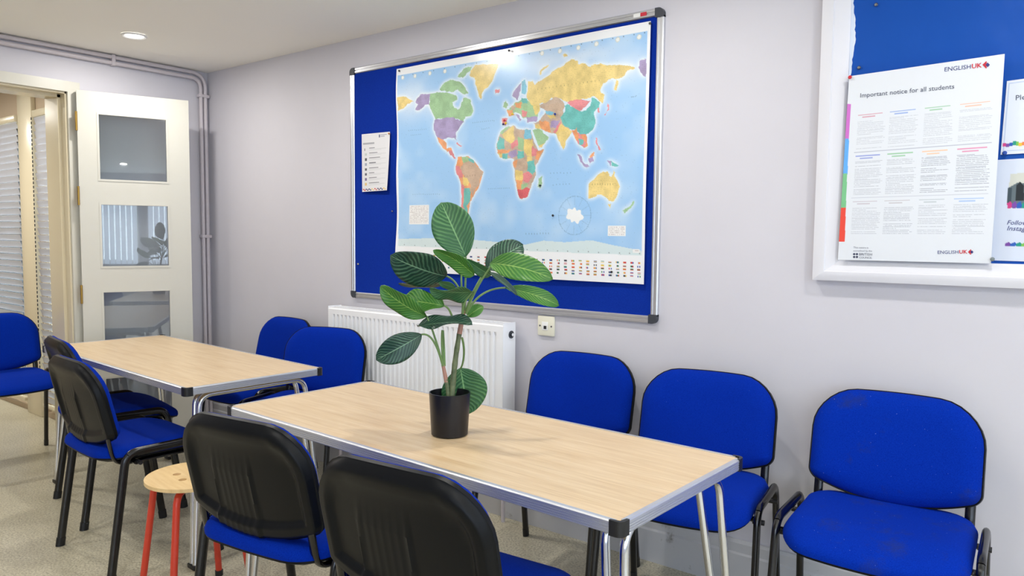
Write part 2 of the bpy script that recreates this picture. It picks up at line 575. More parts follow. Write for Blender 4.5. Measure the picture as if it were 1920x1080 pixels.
# ------------------------------------------------------------------ hall beyond the doorway: window wall with blinds
HY = -0.58
hw = MB()
HW = [(-3.1, -1.40), (-1.13, -0.42)]
for a_, b_ in ((HX, HW[0][0]), (HW[0][1], HW[1][0]), (HW[1][1], -WT)):
    hw.box(a_, b_, HY, HY + 0.14, 0, CEIL)
for a_, b_ in HW:
    hw.box(a_, b_, HY, HY + 0.14, 2.09, CEIL)
    hw.box(a_, b_, HY, HY + 0.14, 0, 0.03)
struct(hw.obj('wall_hall_window', 'hall_wall', smooth=0))
struct(MB().box(HX - 0.1, HX, YN, 0.12, -0.06, CEIL).obj('wall_hall_end', 'hall_wall', smooth=0))
slat_me = {}
for i, (a_, b_) in enumerate(HW):
    win = tag(empty('window_%d' % (i + 1), ((a_ + b_) / 2, HY, 0)), kind='structure')
    w2 = (b_ - a_) / 2
    fm = MB()
    fm.box(-w2 + 0.001, -w2 + 0.05, 0.03, 0.09, 0.031, 2.089)
    fm.box(w2 - 0.05, w2 - 0.001, 0.03, 0.09, 0.031, 2.089)
    fm.box(-w2 + 0.05, w2 - 0.05, 0.03, 0.09, 0.031, 0.09)
    fm.box(-w2 + 0.05, w2 - 0.05, 0.03, 0.09, 2.03, 2.089)
    fm.obj('window_frame', 'cream', win, smooth=0)
    MB().box(-w2 + 0.05, w2 - 0.05, 0.055, 0.061, 0.09, 2.03).obj('pane', 'glass', win, smooth=0)
    bl = tag(empty('venetian_blind', ((a_ + b_) / 2, HY - 0.004, 0)),
             ['wide venetian blind of white slats behind the blue chair in the doorway', 'narrow venetian blind of cream slats beside the door jamb'][i], 'blind', 'venetian blinds in the hall')
    MB().rbox(-w2 + 0.02, w2 - 0.02, -0.035, 0.0, 2.04, 2.085, 0.004).obj('head_rail', 'cream', bl)
    sm = MB()
    # one curved slat, tilted
    prof = []
    for k in range(5):
        t = k / 4 - 0.5
        prof.append((t * 0.012, 0.041 * -t + 0.002 * (1 - 4 * t * t)))
    vs_, fs_ = [], []
    for xx in (-w2 + 0.02, w2 - 0.02):
        for (yy, zz) in prof:
            vs_.append((xx, yy - 0.018, zz))
        for (yy, zz) in prof:
            vs_.append((xx, yy - 0.018, zz + 0.0012))
    for k in range(4):
        fs_.append((k, k + 1, 10 + k + 1, 10 + k))
        fs_.append((5 + k, 15 + k, 15 + k + 1, 5 + k + 1))
    fs_ += [(0, 10, 15, 5), (4, 9, 19, 14)]
    sm.add(vs_, fs_)
    me = sm.mesh('slat', 'blind', 60)
    z = 0.13
    while z < 2.02:
        o = obj('slat', me, bl)
        o.location = (0, 0, z)
        z += 0.046
    MB().rbox(-w2 + 0.02, w2 - 0.02, -0.03, -0.006, 0.075, 0.1, 0.004).obj('bottom_rail', 'cream', bl)
    if i == 1:
        ch = MB()
        for k in range(60):
            zz = 0.35 + k * 0.0283
            ch.rbox(-w2 + 0.030, -w2 + 0.036, -0.045, -0.040, zz, zz + 0.018, 0.001, 1)
        tag(ch.obj('bead_chain', 'slot_dark', bl), kind='stuff')
pst = MB().rbox(-1.385, -1.145, HY - 0.03, HY - 0.001, 0, CEIL - 0.001, 0.004)
struct(pst.obj('trim_3', 'cream'))

# window wall behind the camera with lit vertical blinds (seen only in the door glass)
for i, (a_, b_) in enumerate(WINS):
    win = tag(empty('window_%d' % (i + 3), (XE, (a_ + b_) / 2, 0)), kind='structure')
    h2 = (b_ - a_) / 2
    fm = MB()
    fm.box(0.03, 0.09, -h2 + 0.001, -h2 + 0.05, WZ0 + 0.001, WZ1 - 0.001)
    fm.box(0.03, 0.09, h2 - 0.05, h2 - 0.001, WZ0 + 0.001, WZ1 - 0.001)
    fm.box(0.03, 0.09, -h2 + 0.05, h2 - 0.05, WZ0 + 0.001, WZ0 + 0.05)
    fm.box(0.03, 0.09, -h2 + 0.05, h2 - 0.05, WZ1 - 0.05, WZ1 - 0.001)
    fm.obj('window_frame', 'white_gloss', win, smooth=0)
    MB().box(0.055, 0.061, -h2 + 0.05, h2 - 0.05, WZ0 + 0.05, WZ1 - 0.05).obj('pane', 'glass', win, smooth=0)
    bl = tag(empty('vertical_blind', (XE - 0.02, (a_ + b_) / 2, 0)),
             ['bright vertical blind farthest from the noticeboard wall', 'narrow bright vertical blind between two wide ones', 'bright vertical blind nearest the noticeboard wall'][i], 'blind', 'vertical blinds')
    me = MB().box(-0.002, 0.0, -0.042, 0.042, WZ0 - 0.02, WZ1 - 0.03).mesh('blind_vane', 'lit_blind_end', 0)
    n_ = int((b_ - a_) / 0.09)
    for k in range(n_):
        o = obj('blind_vane', me, bl)
        o.location = (0, -h2 + 0.045 + k * 0.09, 0)
        o.rotation_euler = (0, 0, 0.12)
    MB().rbox(-0.03, 0.015, -h2, h2, WZ1 - 0.03, WZ1 + 0.01, 0.004).obj('head_rail', 'white_plastic', bl)

win = tag(empty('window_6', ((LW0 + LW1) / 2, YN, 0)), kind='structure')
h2 = (LW1 - LW0) / 2
fm = MB()
for xa in (-h2 + 0.001, -0.6, 0.6, h2 - 0.051):
    fm.box(xa, xa + 0.05, -0.09, -0.03, LWZ0 + 0.001, LWZ1 - 0.001)
fm.box(-h2 + 0.05, h2 - 0.05, -0.088, -0.032, LWZ0 + 0.001, LWZ0 + 0.05)
fm.box(-h2 + 0.05, h2 - 0.05, -0.088, -0.032, LWZ1 - 0.05, LWZ1 - 0.001)
fm.obj('window_frame', 'white_gloss', win, smooth=0)
MB().box(-h2 + 0.05, h2 - 0.05, -0.063, -0.057, LWZ0 + 0.05, LWZ1 - 0.05).obj('pane', 'glass', win, smooth=0)
bl = tag(empty('vertical_blind', ((LW0 + LW1) / 2, YN + 0.02, 0)), 'long bright vertical blind on the wall behind the camera', 'blind', 'vertical blinds')
me = MB().box(-0.042, 0.042, 0.0, 0.002, LWZ0 - 0.02, LWZ1 - 0.03).mesh('blind_vane', 'lit_blind', 0)
for k in range(int((LW1 - LW0) / 0.09)):
    o = obj('blind_vane', me, bl)
    o.location = (-h2 + 0.045 + k * 0.09, 0, 0)
    o.rotation_euler = (0, 0, 0.12)
MB().rbox(-h2, h2, -0.015, 0.03, LWZ1 - 0.03, LWZ1 + 0.01, 0.004).obj('head_rail', 'white_plastic', bl)

# ------------------------------------------------------------------ recessed downlights
for lx, ly, where in [(0.55, -0.72, 'before the open glazed door'), (1.85, -0.76, 'over the gap between the two tables'), (3.20, -0.76, 'over the potted plant table'),
                      (4.55, -0.76, 'before the white framed notice board'), (6.10, -0.76, 'just past the notice board'), (7.6, -0.76, 'nearest the bright vertical blinds by the noticeboard wall'),
                      (0.55, -2.44, 'over the doorway side floor'), (1.85, -2.44, 'over the open floor beside the far table'), (3.20, -2.44, 'over the open floor beside the near table'),
                      (4.55, -2.44, 'above the camera'), (6.10, -2.44, 'behind the camera in mid room'), (7.6, -2.44, 'nearest the bright vertical blinds in mid room'),
                      (-1.1, -1.45, 'in the hall beyond the doorway'), (-2.5, -1.45, 'at the far end of the hall')]:
    t = tag(empty('ceiling_downlight', (lx, ly, CEIL)), 'lit round recessed downlight ' + where, 'ceiling light', 'recessed ceiling downlights')
    MB().lathe([(0.062, -0.001), (0.062, -0.006), (0.055, -0.010), (0.046, -0.006), (0.044, -0.002)], 32).obj('bezel', 'white_plastic', t)
    MB().disc(0.046, -0.004, 32, flip=True).obj('lens', 'lens', t)
    ld = bpy.data.lights.new('downlight_lamp', 'AREA')
    ld.shape = 'DISK'
    ld.size = 0.085
    ld.energy = DOWNLIGHT_POWER * (2.2 if lx < 0 else 1.0)
    ld.color = (1.0, 0.965, 0.915)
    lo = bpy.data.objects.new('downlight_lamp', ld)
    COL.objects.link(lo)
    lo.parent = t
    lo.location = (0, 0, -0.012)

# ------------------------------------------------------------------ pipes in the corner
pp = tag(empty('heating_pipes', (0.0, -0.05, 0.0)), 'pair of painted heating pipes bending from ceiling edge down the corner', 'pipe')
for k, (zo, yo, xo) in enumerate(((2.283, 0.018, 0.028), (2.250, -0.012, 0.028))):
    pts = fillet([(xo, -4.4, zo), (xo, yo, zo), (xo, yo, 0.02)], 0.09 if k == 0 else 0.065, 10)
    MB().tube(pts, 0.0115, side=(1, 0, 0), seg=14).obj('pipe', 'pipe', pp, 60)
for (y0_, y1_, z0_, z1_) in ((-0.555, -0.535, 2.235, 2.297),):
    MB().rbox(0.002, 0.043, y0_, y1_, z0_, z1_, 0.004).obj('pipe_clip', 'pipe', pp)
for zc in (2.145, 1.258, 0.45):
    MB().rbox(0.002, 0.043, -0.028, 0.040, zc - 0.010, zc + 0.010, 0.004).obj('pipe_clip', 'pipe', pp)


# ------------------------------------------------------------------ cushion / shell surfaces
def pad(name, mat, hw, L, r0, r1, top, bot, arch0=0.0, arch1=0.0, nu=24, nv=24, parent=None):
    """closed pad over a rounded outline: x in +-hw, s in 0..L (corner radius r0 at s=0, r1 at s=L).
    top/bot(x, s, e) -> 3D point, e = distance to the outline"""
    ss = sorted(set([0.0, L] + [r0 * (1 - math.cos(a)) for a in np.linspace(0, PI / 2, 8)] +
                    [L - r1 * (1 - math.cos(a)) for a in np.linspace(0, PI / 2, 8)] +
                    list(np.linspace(r0, L - r1, max(3, nv)))))
    us = np.sin(np.linspace(-PI / 2, PI / 2, nu + 1)) * 0.55 + np.linspace(-1, 1, nu + 1) * 0.45
    T, B = [], []

    def hwid(s):
        if s < r0:
            return hw - r0 + math.sqrt(max(0, r0 * r0 - (r0 - s) ** 2))
        if s > L - r1:
            return hw - r1 + math.sqrt(max(0, r1 * r1 - (s - L + r1) ** 2))
        return hw
    for s in ss:
        w = hwid(s)
        for u in us:
            x = u * w
            r = r0 if s < L / 2 else r1
            qx, qs = abs(x) - (hw - r), (abs(s - L / 2)) - (L / 2 - r)
            e = r - math.hypot(max(qx, 0), max(qs, 0)) - min(max(qx, qs), 0)
            k = s / L
            s2 = s + (arch1 * k - arch0 * (1 - k)) * (1 - (x / hw) ** 2)
            T.append(top(x, s2, max(e, 0)))
            B.append(bot(x, s2, max(e, 0)))
    nr, nc = len(ss), len(us)
    fs_ = []
    N = nr * nc
    for i in range(nr - 1):
        for j in range(nc - 1):
            a = i * nc + j
            fs_.append((a, a + 1, a + nc + 1, a + nc))
            fs_.append((N + a, N + a + nc, N + a + nc + 1, N + a + 1))
    ring = [j for j in range(nc)] + [i * nc + nc - 1 for i in range(1, nr)] + [(nr - 1) * nc + j for j in range(nc - 2, -1, -1)] + [i * nc for i in range(nr - 2, 0, -1)]
    for k in range(len(ring)):
        a, b = ring[k], ring[(k + 1) % len(ring)]
        fs_.append((a, N + a, N + b, b))
    return MB().add(T + B, fs_).obj(name, mat, parent, 50)


def sstep(a, b, x):
    t = max(0.0, min(1.0, (x - a) / (b - a)))
    return t * t * (3 - 2 * t)


LEAN = math.radians(13)
BK_Z0, BK_Y0, BK_L, BK_HW = 0.530, -0.185, 0.276, 0.237


def back_pt(x, s, off):
    y = BK_Y0 - math.sin(LEAN) * s + 0.42 * x * x
    z = BK_Z0 + math.cos(LEAN) * s
    ny, nz = math.cos(LEAN), math.sin(LEAN)
    nx = -0.84 * x
    return (x + nx * off, y + ny * off, z + nz * off)


def seat_z(x, s):
    y = s - 0.215
    return 0.443 - 0.028 * sstep(0.08, 0.24, y) + 0.004 * sstep(-0.04, -0.22, y) + 0.006 * (x / 0.235) ** 2


def build_chair(fabric):
    c = empty('stacking_chair')
    # backrest: cushion in front, moulded shell behind
    pad('backrest', fabric, BK_HW - 0.004, BK_L - 0.006, 0.022, 0.118,
        lambda x, s, e: back_pt(x, s + 0.003, 0.008 + 0.030 * math.sqrt(max(0, 1 - (1 - min(e / 0.055, 1)) ** 2))),
        lambda x, s, e: back_pt(x, s + 0.003, 0.002), 0.054, 0.010, 22, 14, c)

    def shell_back(x, s, e):
        off = 0.006 + 0.020 * sstep(0.0, 0.016, e) - 0.013 * sstep(0.034, 0.052, e)
        # raised tongue with upright ribs in the middle of the recess
        x = x + 0.034
        w = 0.080 - 0.10 * (s - 0.05) * 0.35
        top_ = 0.165
        d = min(w - abs(x), top_ - s)
        if d > 0:
            corner = 0.03
            if abs(x) > w - corner and s > top_ - corner:
                d = corner - math.hypot(abs(x) - (w - corner), s - (top_ - corner))
            off += 0.006 * sstep(0, 0.006, d) - 0.003 * sstep(0.008, 0.014, d) + 0.0010 * math.cos(x * 2 * PI / 0.022) * sstep(0.012, 0.02, d)
        return back_pt(x - 0.034, s, -off)
    pad('back_shell', 'shell', BK_HW, BK_L, 0.024, 0.121, lambda x, s, e: back_pt(x, s, 0.006), shell_back, 0.056, 0.010, 84, 64, c)
    # seat
    pad('seat', fabric, 0.232, 0.424, 0.10, 0.085,
        lambda x, s, e: (x, s - 0.210, seat_z(x, s) + 0.010 + 0.032 * math.sqrt(max(0, 1 - (1 - min(e / 0.06, 1)) ** 2))),
        lambda x, s, e: (x, s - 0.210, seat_z(x, s) + 0.001), 0.006, 0.020, 22, 18, c)
    pad('seat_shell', 'shell', 0.229, 0.420, 0.10, 0.085,
        lambda x, s, e: (x, s - 0.208, seat_z(x, s) + 0.0005),
        lambda x, s, e: (x, s - 0.208, seat_z(x, s) - 0.006 - 0.014 * sstep(0, 0.03, e)), 0.006, 0.020, 14, 10, c)
    # side frames: oval tube, one leg per end of each rail
    for sx in (-1, 1):
        xr, xf = sx * 0.250, sx * 0.257
        full = fillet([(xf, -0.205, 0.012), (xr, -0.138, 0.470), (xr, 0.140, 0.474), (xf, 0.208, 0.012)], 0.055, 8)
        n_ = len(full)
        back, rail, front = full[:6], full[5:n_ - 5], full[n_ - 6:]
        for nm, pts in (('leg', back), ('leg', front[::-1])):
            lg = MB().tube(pts, 0.0110, 0.0160, side=(1, 0, 0), seg=12).obj(nm, 'frame_black', c, 60)
            q = np.array(pts[0])
            d_ = np.array(pts[1]) - q
            d_ /= np.linalg.norm(d_)
            q0 = q - d_ * (q[2] - 0.0) / d_[2]
            MB().tube([q0, q0 + d_ * 0.035], 0.0115, 0.018, side=(1, 0, 0), seg=12).obj('foot_cap', 'cap_black', lg, 60)
        MB().tube(rail, 0.0110, 0.0160, side=(1, 0, 0), seg=12).obj('side_rail', 'frame_black', c, 60)
        xb = sx * 0.207
        yb = lambda s: back_pt(xb, s, -0.012)[1]
        pts = fillet([(xb, yb(0.20), back_pt(xb, 0.20, -0.012)[2]), (xb, yb(0.0) - 0.004, BK_Z0 - 0.005), (xb, -0.165, 0.424), (xb, 0.12, 0.424)], [0.25, 0.06], 8)
        MB().tube(pts, 0.0135, 0.007, side=(1, 0, 0), seg=12).obj('back_support', 'frame_black', c, 60)
        for yy in (-0.105, 0.105):
            MB().tube([(xr - sx * 0.018, yy + 0.012, 0.430), (xr + sx * 0.016, yy + 0.012, 0.430)], 0.008, seg=10, side=(0, 1, 0)).obj('bolt', 'cap_black', c)
    for yy in (-0.10, 0.10):
        MB().tube([(-0.25, yy, 0.430), (0.25, yy, 0.430)], 0.011, 0.008, side=(0, 1, 0), seg=10).obj('cross_bar', 'frame_black', c)
    return c


CH = [  # x, y, rotation, label
    (2.945, -0.315, 184, 'plain', 'blue fabric chair against the wall between radiator and table end, farthest left of three'),
    (3.515, -0.365, 188, 'plain', 'blue fabric chair at the wall behind the corner of the near table'),
    (4.090, -0.345, 183, 'stained', 'stained blue chair against the wall below the notice poster, clear of the tables'),
    (1.565, -0.455, 198, 'plain', 'blue chair in front of the radiator at the far table corner'),
    (0.975, -0.330, 179, 'plain', 'blue chair behind the far table, half hidden by the one before the radiator'),
    (2.777, -1.334, 8, 'plain', 'blue chair with black back shell beside the red stool, pushed to the near table'),
    (3.385, -1.348, 5, 'plain', 'nearest chair, black back shell cut off by the photo bottom edge'),
    (1.530, -1.222, -3.3, 'plain', 'blue chair seen from behind at the far table, nearer of its two'),
    (0.947, -1.036, -9.8, 'plain', 'blue chair seen from behind at the far table, mostly hidden by its neighbour'),
    (-0.185, -1.135, -94, 'plain', 'blue chair standing in the open doorway before the slatted blinds'),
]
proto = {'plain': build_chair('fabric'), 'stained': build_chair('fabric_stained')}
used = set()
for x, y, rz, kind, lab in CH:
    o = proto[kind] if kind not in used else copy_tree(proto[kind])
    used.add(kind)
    o.location = (x, y, 0)
    o.rotation_euler = (0, 0, math.radians(rz))
    tag(o, lab, 'chair', 'blue stacking chairs with black frames')


# ------------------------------------------------------------------ folding tables
def build_table():
    t = empty('folding_table')
    L2, D2, Z1, TH = 0.775, 0.305, 0.698, 0.028
    MB().box(-L2 + 0.012, L2 - 0.012, -D2 + 0.012, D2 - 0.012, Z1 - TH + 0.004, Z1).obj('tabletop', 'beech', t, 0)
    prof = [(0.0, Z1 + 0.0012), (0.010, Z1 + 0.0012), (0.013, Z1 - 0.002)]
    z = Z1 - 0.004
    for k in range(4):
        prof += [(0.013, z), (0.013, z - 0.0035), (0.0112, z - 0.0042), (0.0112, z - 0.0052)]
        z -= 0.0056
    prof += [(0.013, z), (0.012, Z1 - TH), (0.0, Z1 - TH)]
    for sy in (-1, 1):
        MB().prism([(sy * (D2 - 0.013 + a), b) for a, b in prof], 0, -L2 + 0.02, L2 - 0.02).obj('edge_trim', 'alu_trim', t, 20)
    for sx in (-1, 1):
        m_ = MB()
        n = len(prof)
        vs_ = [(sx * (L2 - 0.013 + a), y, b) for y in (-D2 + 0.02, D2 - 0.02) for a, b in prof]
        m_.add(vs_, [(i, (i + 1) % n, n + (i + 1) % n, n + i) for i in range(n)] + [tuple(range(n)), tuple(range(n, 2 * n))])
        m_.obj('edge_trim', 'alu_trim', t, 20)
        for sy in (-1, 1):
            # rounded corner cap
            out_ = []
            R = 0.016
            cx, cy = sx * (L2 - R + 0.0015), sy * (D2 - R + 0.0015)
            for k in range(9):
                a = PI / 2 * k / 8
                out_.append((cx + sx * R * math.cos(a), cy + sy * R * math.sin(a)))
            out_ += [(cx - sx * 0.015, cy + sy * R), (cx - sx * 0.015, cy + sy * (R - 0.007)), (cx + sx * (R - 0.010), cy + sy * (R - 0.010)), (cx + sx * (R - 0.007), cy - sy * 0.015), (cx + sx * R, cy - sy * 0.015)]
            MB().prism(out_, 2, Z1 - TH - 0.003, Z1 + 0.0025).obj('corner_cap', 'cap_black', t, 40)
        # two nested bent tube frames that meet at the feet
        xf = 0.770 if sx > 0 else -0.690
        for xt, yt in ((0.738 if sx > 0 else -0.715, 0.232), (0.682 if sx > 0 else -0.642, 0.222)):
            pts = fillet([(xf + (0.012 if abs(xt) > 0.7 else -0.012) * sx, -0.284, 0.012), (xt, -yt, Z1 - TH - 0.014), (xt, yt, Z1 - TH - 0.014), (xf + (0.012 if abs(xt) > 0.7 else -0.012) * sx, 0.284, 0.012)], 0.055, 10)
            MB().tube(pts, 0.0105, seg=14, side=(1, 0, 0)).obj('leg_frame', 'chrome', t, 60)
        for sy in (-1, 1):
            MB().rbox(xf - 0.027, xf + 0.027, sy * 0.284 - 0.014, sy * 0.284 + 0.014, 0.0, 0.018, 0.004).obj('rubber_foot', 'cap_black', t)
        bx_ = (0.60 if sx > 0 else -0.60)
        br = MB()
        for sy in (-1, 1):
            for k in range(3):
                br.rbox(bx_ - 0.07 + k * 0.035, bx_ - 0.045 + k * 0.035, sy * 0.19 - 0.03, sy * 0.19 + 0.03, Z1 - TH - 0.030, Z1 - TH + 0.003, 0.005)
        br.obj('hinge_bracket', 'alu', t)
    for sy in (-1, 1):
        MB().tube(fillet([(0.62, sy * 0.10, Z1 - TH - 0.03), (0.35, sy * 0.10, Z1 - TH - 0.02), (0.30, sy * 0.10, Z1 - TH - 0.004)], 0.03, 4), 0.006, seg=10).obj('stay_bar', 'cap_black', t)
    return t


tb = build_table()


def place_table(o, corner, rot, lab):
    c, s = math.cos(rot), math.sin(rot)
    ox, oy = -0.775, 0.305
    o.location = (corner[0] + c * ox - s * oy, corner[1] + s * ox + c * oy, 0)
    o.rotation_euler = (0, 0, rot)
    tag(o, lab, 'table', 'folding tables end to end')


place_table(tb, (3.8005, -1.3224), -0.03993, 'near folding table with beech top, aluminium edge and the potted plant on it')
tb2 = copy_tree(tb)
place_table(tb2, (1.8806, -1.2025), -0.05212, 'far folding table with beech top by the open glazed door')

# ------------------------------------------------------------------ red legged stool
sc_ = hit((365, 889), 2, 0.45)
stl = tag(empty('round_stool', (sc_[0], sc_[1], 0), -0.122), 'round plywood stool with finger holes and red tube legs', 'stool')
bm = bmesh.new()
SEG, RS, RH = 64, 0.158, 0.0135
holes = [(0.060 * math.cos(a), 0.060 * math.sin(a)) for a in (0.2, 0.2 + 2 * PI / 5, 0.2 + 4 * PI / 5, 0.2 + 6 * PI / 5, 0.2 + 8 * PI / 5)]
edges = []


def ring(cx, cy, r, n):
    vv = [bm.verts.new((cx + r * math.cos(2 * PI * k / n), cy + r * math.sin(2 * PI * k / n), 0)) for k in range(n)]
    return [bm.edges.new((vv[k], vv[(k + 1) % n])) for k in range(n)]


edges += ring(0, 0, RS, SEG)
for hx_, hy_ in holes:
    edges += ring(hx_, hy_, RH, 20)
bmesh.ops.triangle_fill(bm, edges=edges, use_beauty=True)
for f in [f for f in bm.faces if any((f.calc_center_median().x - h[0]) ** 2 + (f.calc_center_median().y - h[1]) ** 2 < RH ** 2 * 0.9 and all((w.co.x - h[0]) ** 2 + (w.co.y - h[1]) ** 2 < RH ** 2 * 1.05 for w in f.verts) for h in holes)]:
    bm.faces.remove(f)
geo = bmesh.ops.extrude_face_region(bm, geom=bm.faces[:])
for g in geo['geom']:
    if isinstance(g, bmesh.types.BMVert):
        g.co.z -= 0.012
bmesh.ops.translate(bm, verts=bm.verts[:], vec=(0, 0, 0.450))
bmesh.ops.recalc_face_normals(bm, faces=bm.faces[:])
me = bpy.data.meshes.new('seat')
bm.to_mesh(me)
bm.free()
me.materials.append(MATS['ply'])
obj('seat', me, stl)
for k in range(4):
    a = PI / 4 + k * PI / 2
    ca, sa = math.cos(a), math.sin(a)
    pts = fillet([(0.05 * ca, 0.05 * sa, 0.424), (0.138 * ca, 0.138 * sa, 0.424), (0.196 * ca, 0.196 * sa, 0.010)], 0.045, 8)
    lg = MB().tube(pts, 0.0115, seg=14, side=(-sa, ca, 0)).obj('leg', 'red_paint', stl, 60)
    MB().lathe([(0.0, 0.0), (0.014, 0.0), (0.0145, 0.02), (0.0118, 0.022)], 16, (0.196 * ca, 0.196 * sa, 0)).obj('foot_cap', 'cap_black', lg)
MB().tube([(-0.08, 0, 0.424), (0.08, 0, 0.424)], 0.012, seg=12, side=(0, 1, 0)).obj('seat_bracket', 'red_paint', stl)

# ------------------------------------------------------------------ radiator
rad = tag(empty('panel_radiator', (1.94, -0.02, 0.0)), 'white fluted panel radiator on the wall under the map board', 'radiator')
RX, RF, RZ0, RZ1 = 0.592, -0.100, 0.30, 0.893
fl = MB()
vs_, fs_ = [], []
nfl = 36
pitch = (2 * RX - 0.06) / nfl
xs = [-RX]
prof = [(-RX, 0.0)]
for k in range(nfl):
    x0 = -RX + 0.03 + k * pitch
    for f_, d_ in ((0.0, 0.0), (0.18, 0.0), (0.36, 0.009), (0.64, 0.009), (0.82, 0.0)):
        prof.append((x0 + f_ * pitch, d_))
prof.append((RX, 0.0))
rows = [(RZ0, 0.0), (RZ0 + 0.035, 0.0), (RZ0 + 0.055, 1.0), (RZ1 - 0.050, 1.0), (RZ1 - 0.032, 0.0), (RZ1 - 0.006, 0.0), (RZ1, -0.5)]
for z, a in rows:
    for x, d_ in prof:
        vs_.append((x, RF + (d_ * a if a > 0 else 0.006 * -a * 1.5), z))
n = len(prof)
for i in range(len(rows) - 1):
    for j in range(n - 1):
        fs_.append((i * n + j, i * n + j + 1, (i + 1) * n + j + 1, (i + 1) * n + j))
fl.add(vs_, fs_)
fl.obj('front_panel', 'radiator', rad, 25)
MB().box(-RX, RX, -0.028, -0.018, RZ0, RZ1 - 0.02).obj('rear_panel', 'radiator', rad, 0)
for sx in (-1, 1):
    sp = MB().rbox(sx * RX - 0.002, sx * RX + 0.002, RF + 0.001, -0.012, RZ0 + 0.01, RZ1 + 0.008, 0.0015)
    s_ = sp.obj('side_panel', 'radiator', rad)
    if sx > 0:
        plug = MB().tube([(RX + 0.002, -0.045, RZ1 - 0.045), (RX + 0.006, -0.045, RZ1 - 0.045)], 0.017, seg=20, side=(0, 1, 0))
        plug.tube([(RX + 0.006, -0.045, RZ1 - 0.045), (RX + 0.012, -0.045, RZ1 - 0.045)], 0.010, seg=6, side=(0, 1, 0))
        plug.obj('bleed_plug', 'cap_grey', s_, 30)
        MB().tube([(RX + 0.012, -0.045, RZ1 - 0.045), (RX + 0.0135, -0.045, RZ1 - 0.045)], 0.007, seg=12, side=(0, 1, 0)).obj('plug_face', 'radiator', s_)
tg = MB()
tg.box(-RX, RX, RF + 0.008, -0.070, RZ1 - 0.002, RZ1 + 0.004)
tg.box(-RX, RX, -0.026, -0.012, RZ1 - 0.002, RZ1 + 0.004)
tg.obj('top_rail', 'radiator', rad, 0)
me = MB().box(-0.008, 0.008, -0.070, -0.026, RZ1 - 0.001, RZ1 + 0.003).mesh('grille_bar', 'radiator', 0)
for k in range(44):
    o = obj('grille_bar', me, rad)
    o.location = (-RX + 0.02 + k * (2 * RX - 0.04) / 43, 0, 0)
for sx in (-1, 1):
    MB().tube(fillet([(sx * (RX - 0.03), -0.05, RZ0 + 0.02), (sx * (RX - 0.03), -0.05, 0.20), (sx * (RX - 0.03), -0.05, 0.0)], 0.01, 3), 0.009, seg=12).obj('feed_pipe', 'pipe', rad, 60)

# ------------------------------------------------------------------ telephone socket
so = tag(empty('wall_socket', (2.682, 0, 0.893)), 'ivory telephone socket plate with a small black port under the map board', 'socket')
MB().rbox(-0.043, 0.043, -0.012, -0.0005, -0.043, 0.043, 0.003).obj('plate', 'socket', so)
MB().rbox(-0.020, 0.012, -0.014, -0.011, -0.018, 0.018, 0.001).obj('module', 'white_plastic', so)
MB().box(-0.009, 0.005, -0.0148, -0.0138, -0.013, 0.001).obj('port', 'slot_dark', so, 0)
for sx in (-1, 1):
    MB().tube([(sx * 0.030, -0.012, 0), (sx * 0.030, -0.0135, 0)], 0.004, seg=12, side=(1, 0, 0)).obj('screw', 'steel_pin', so)


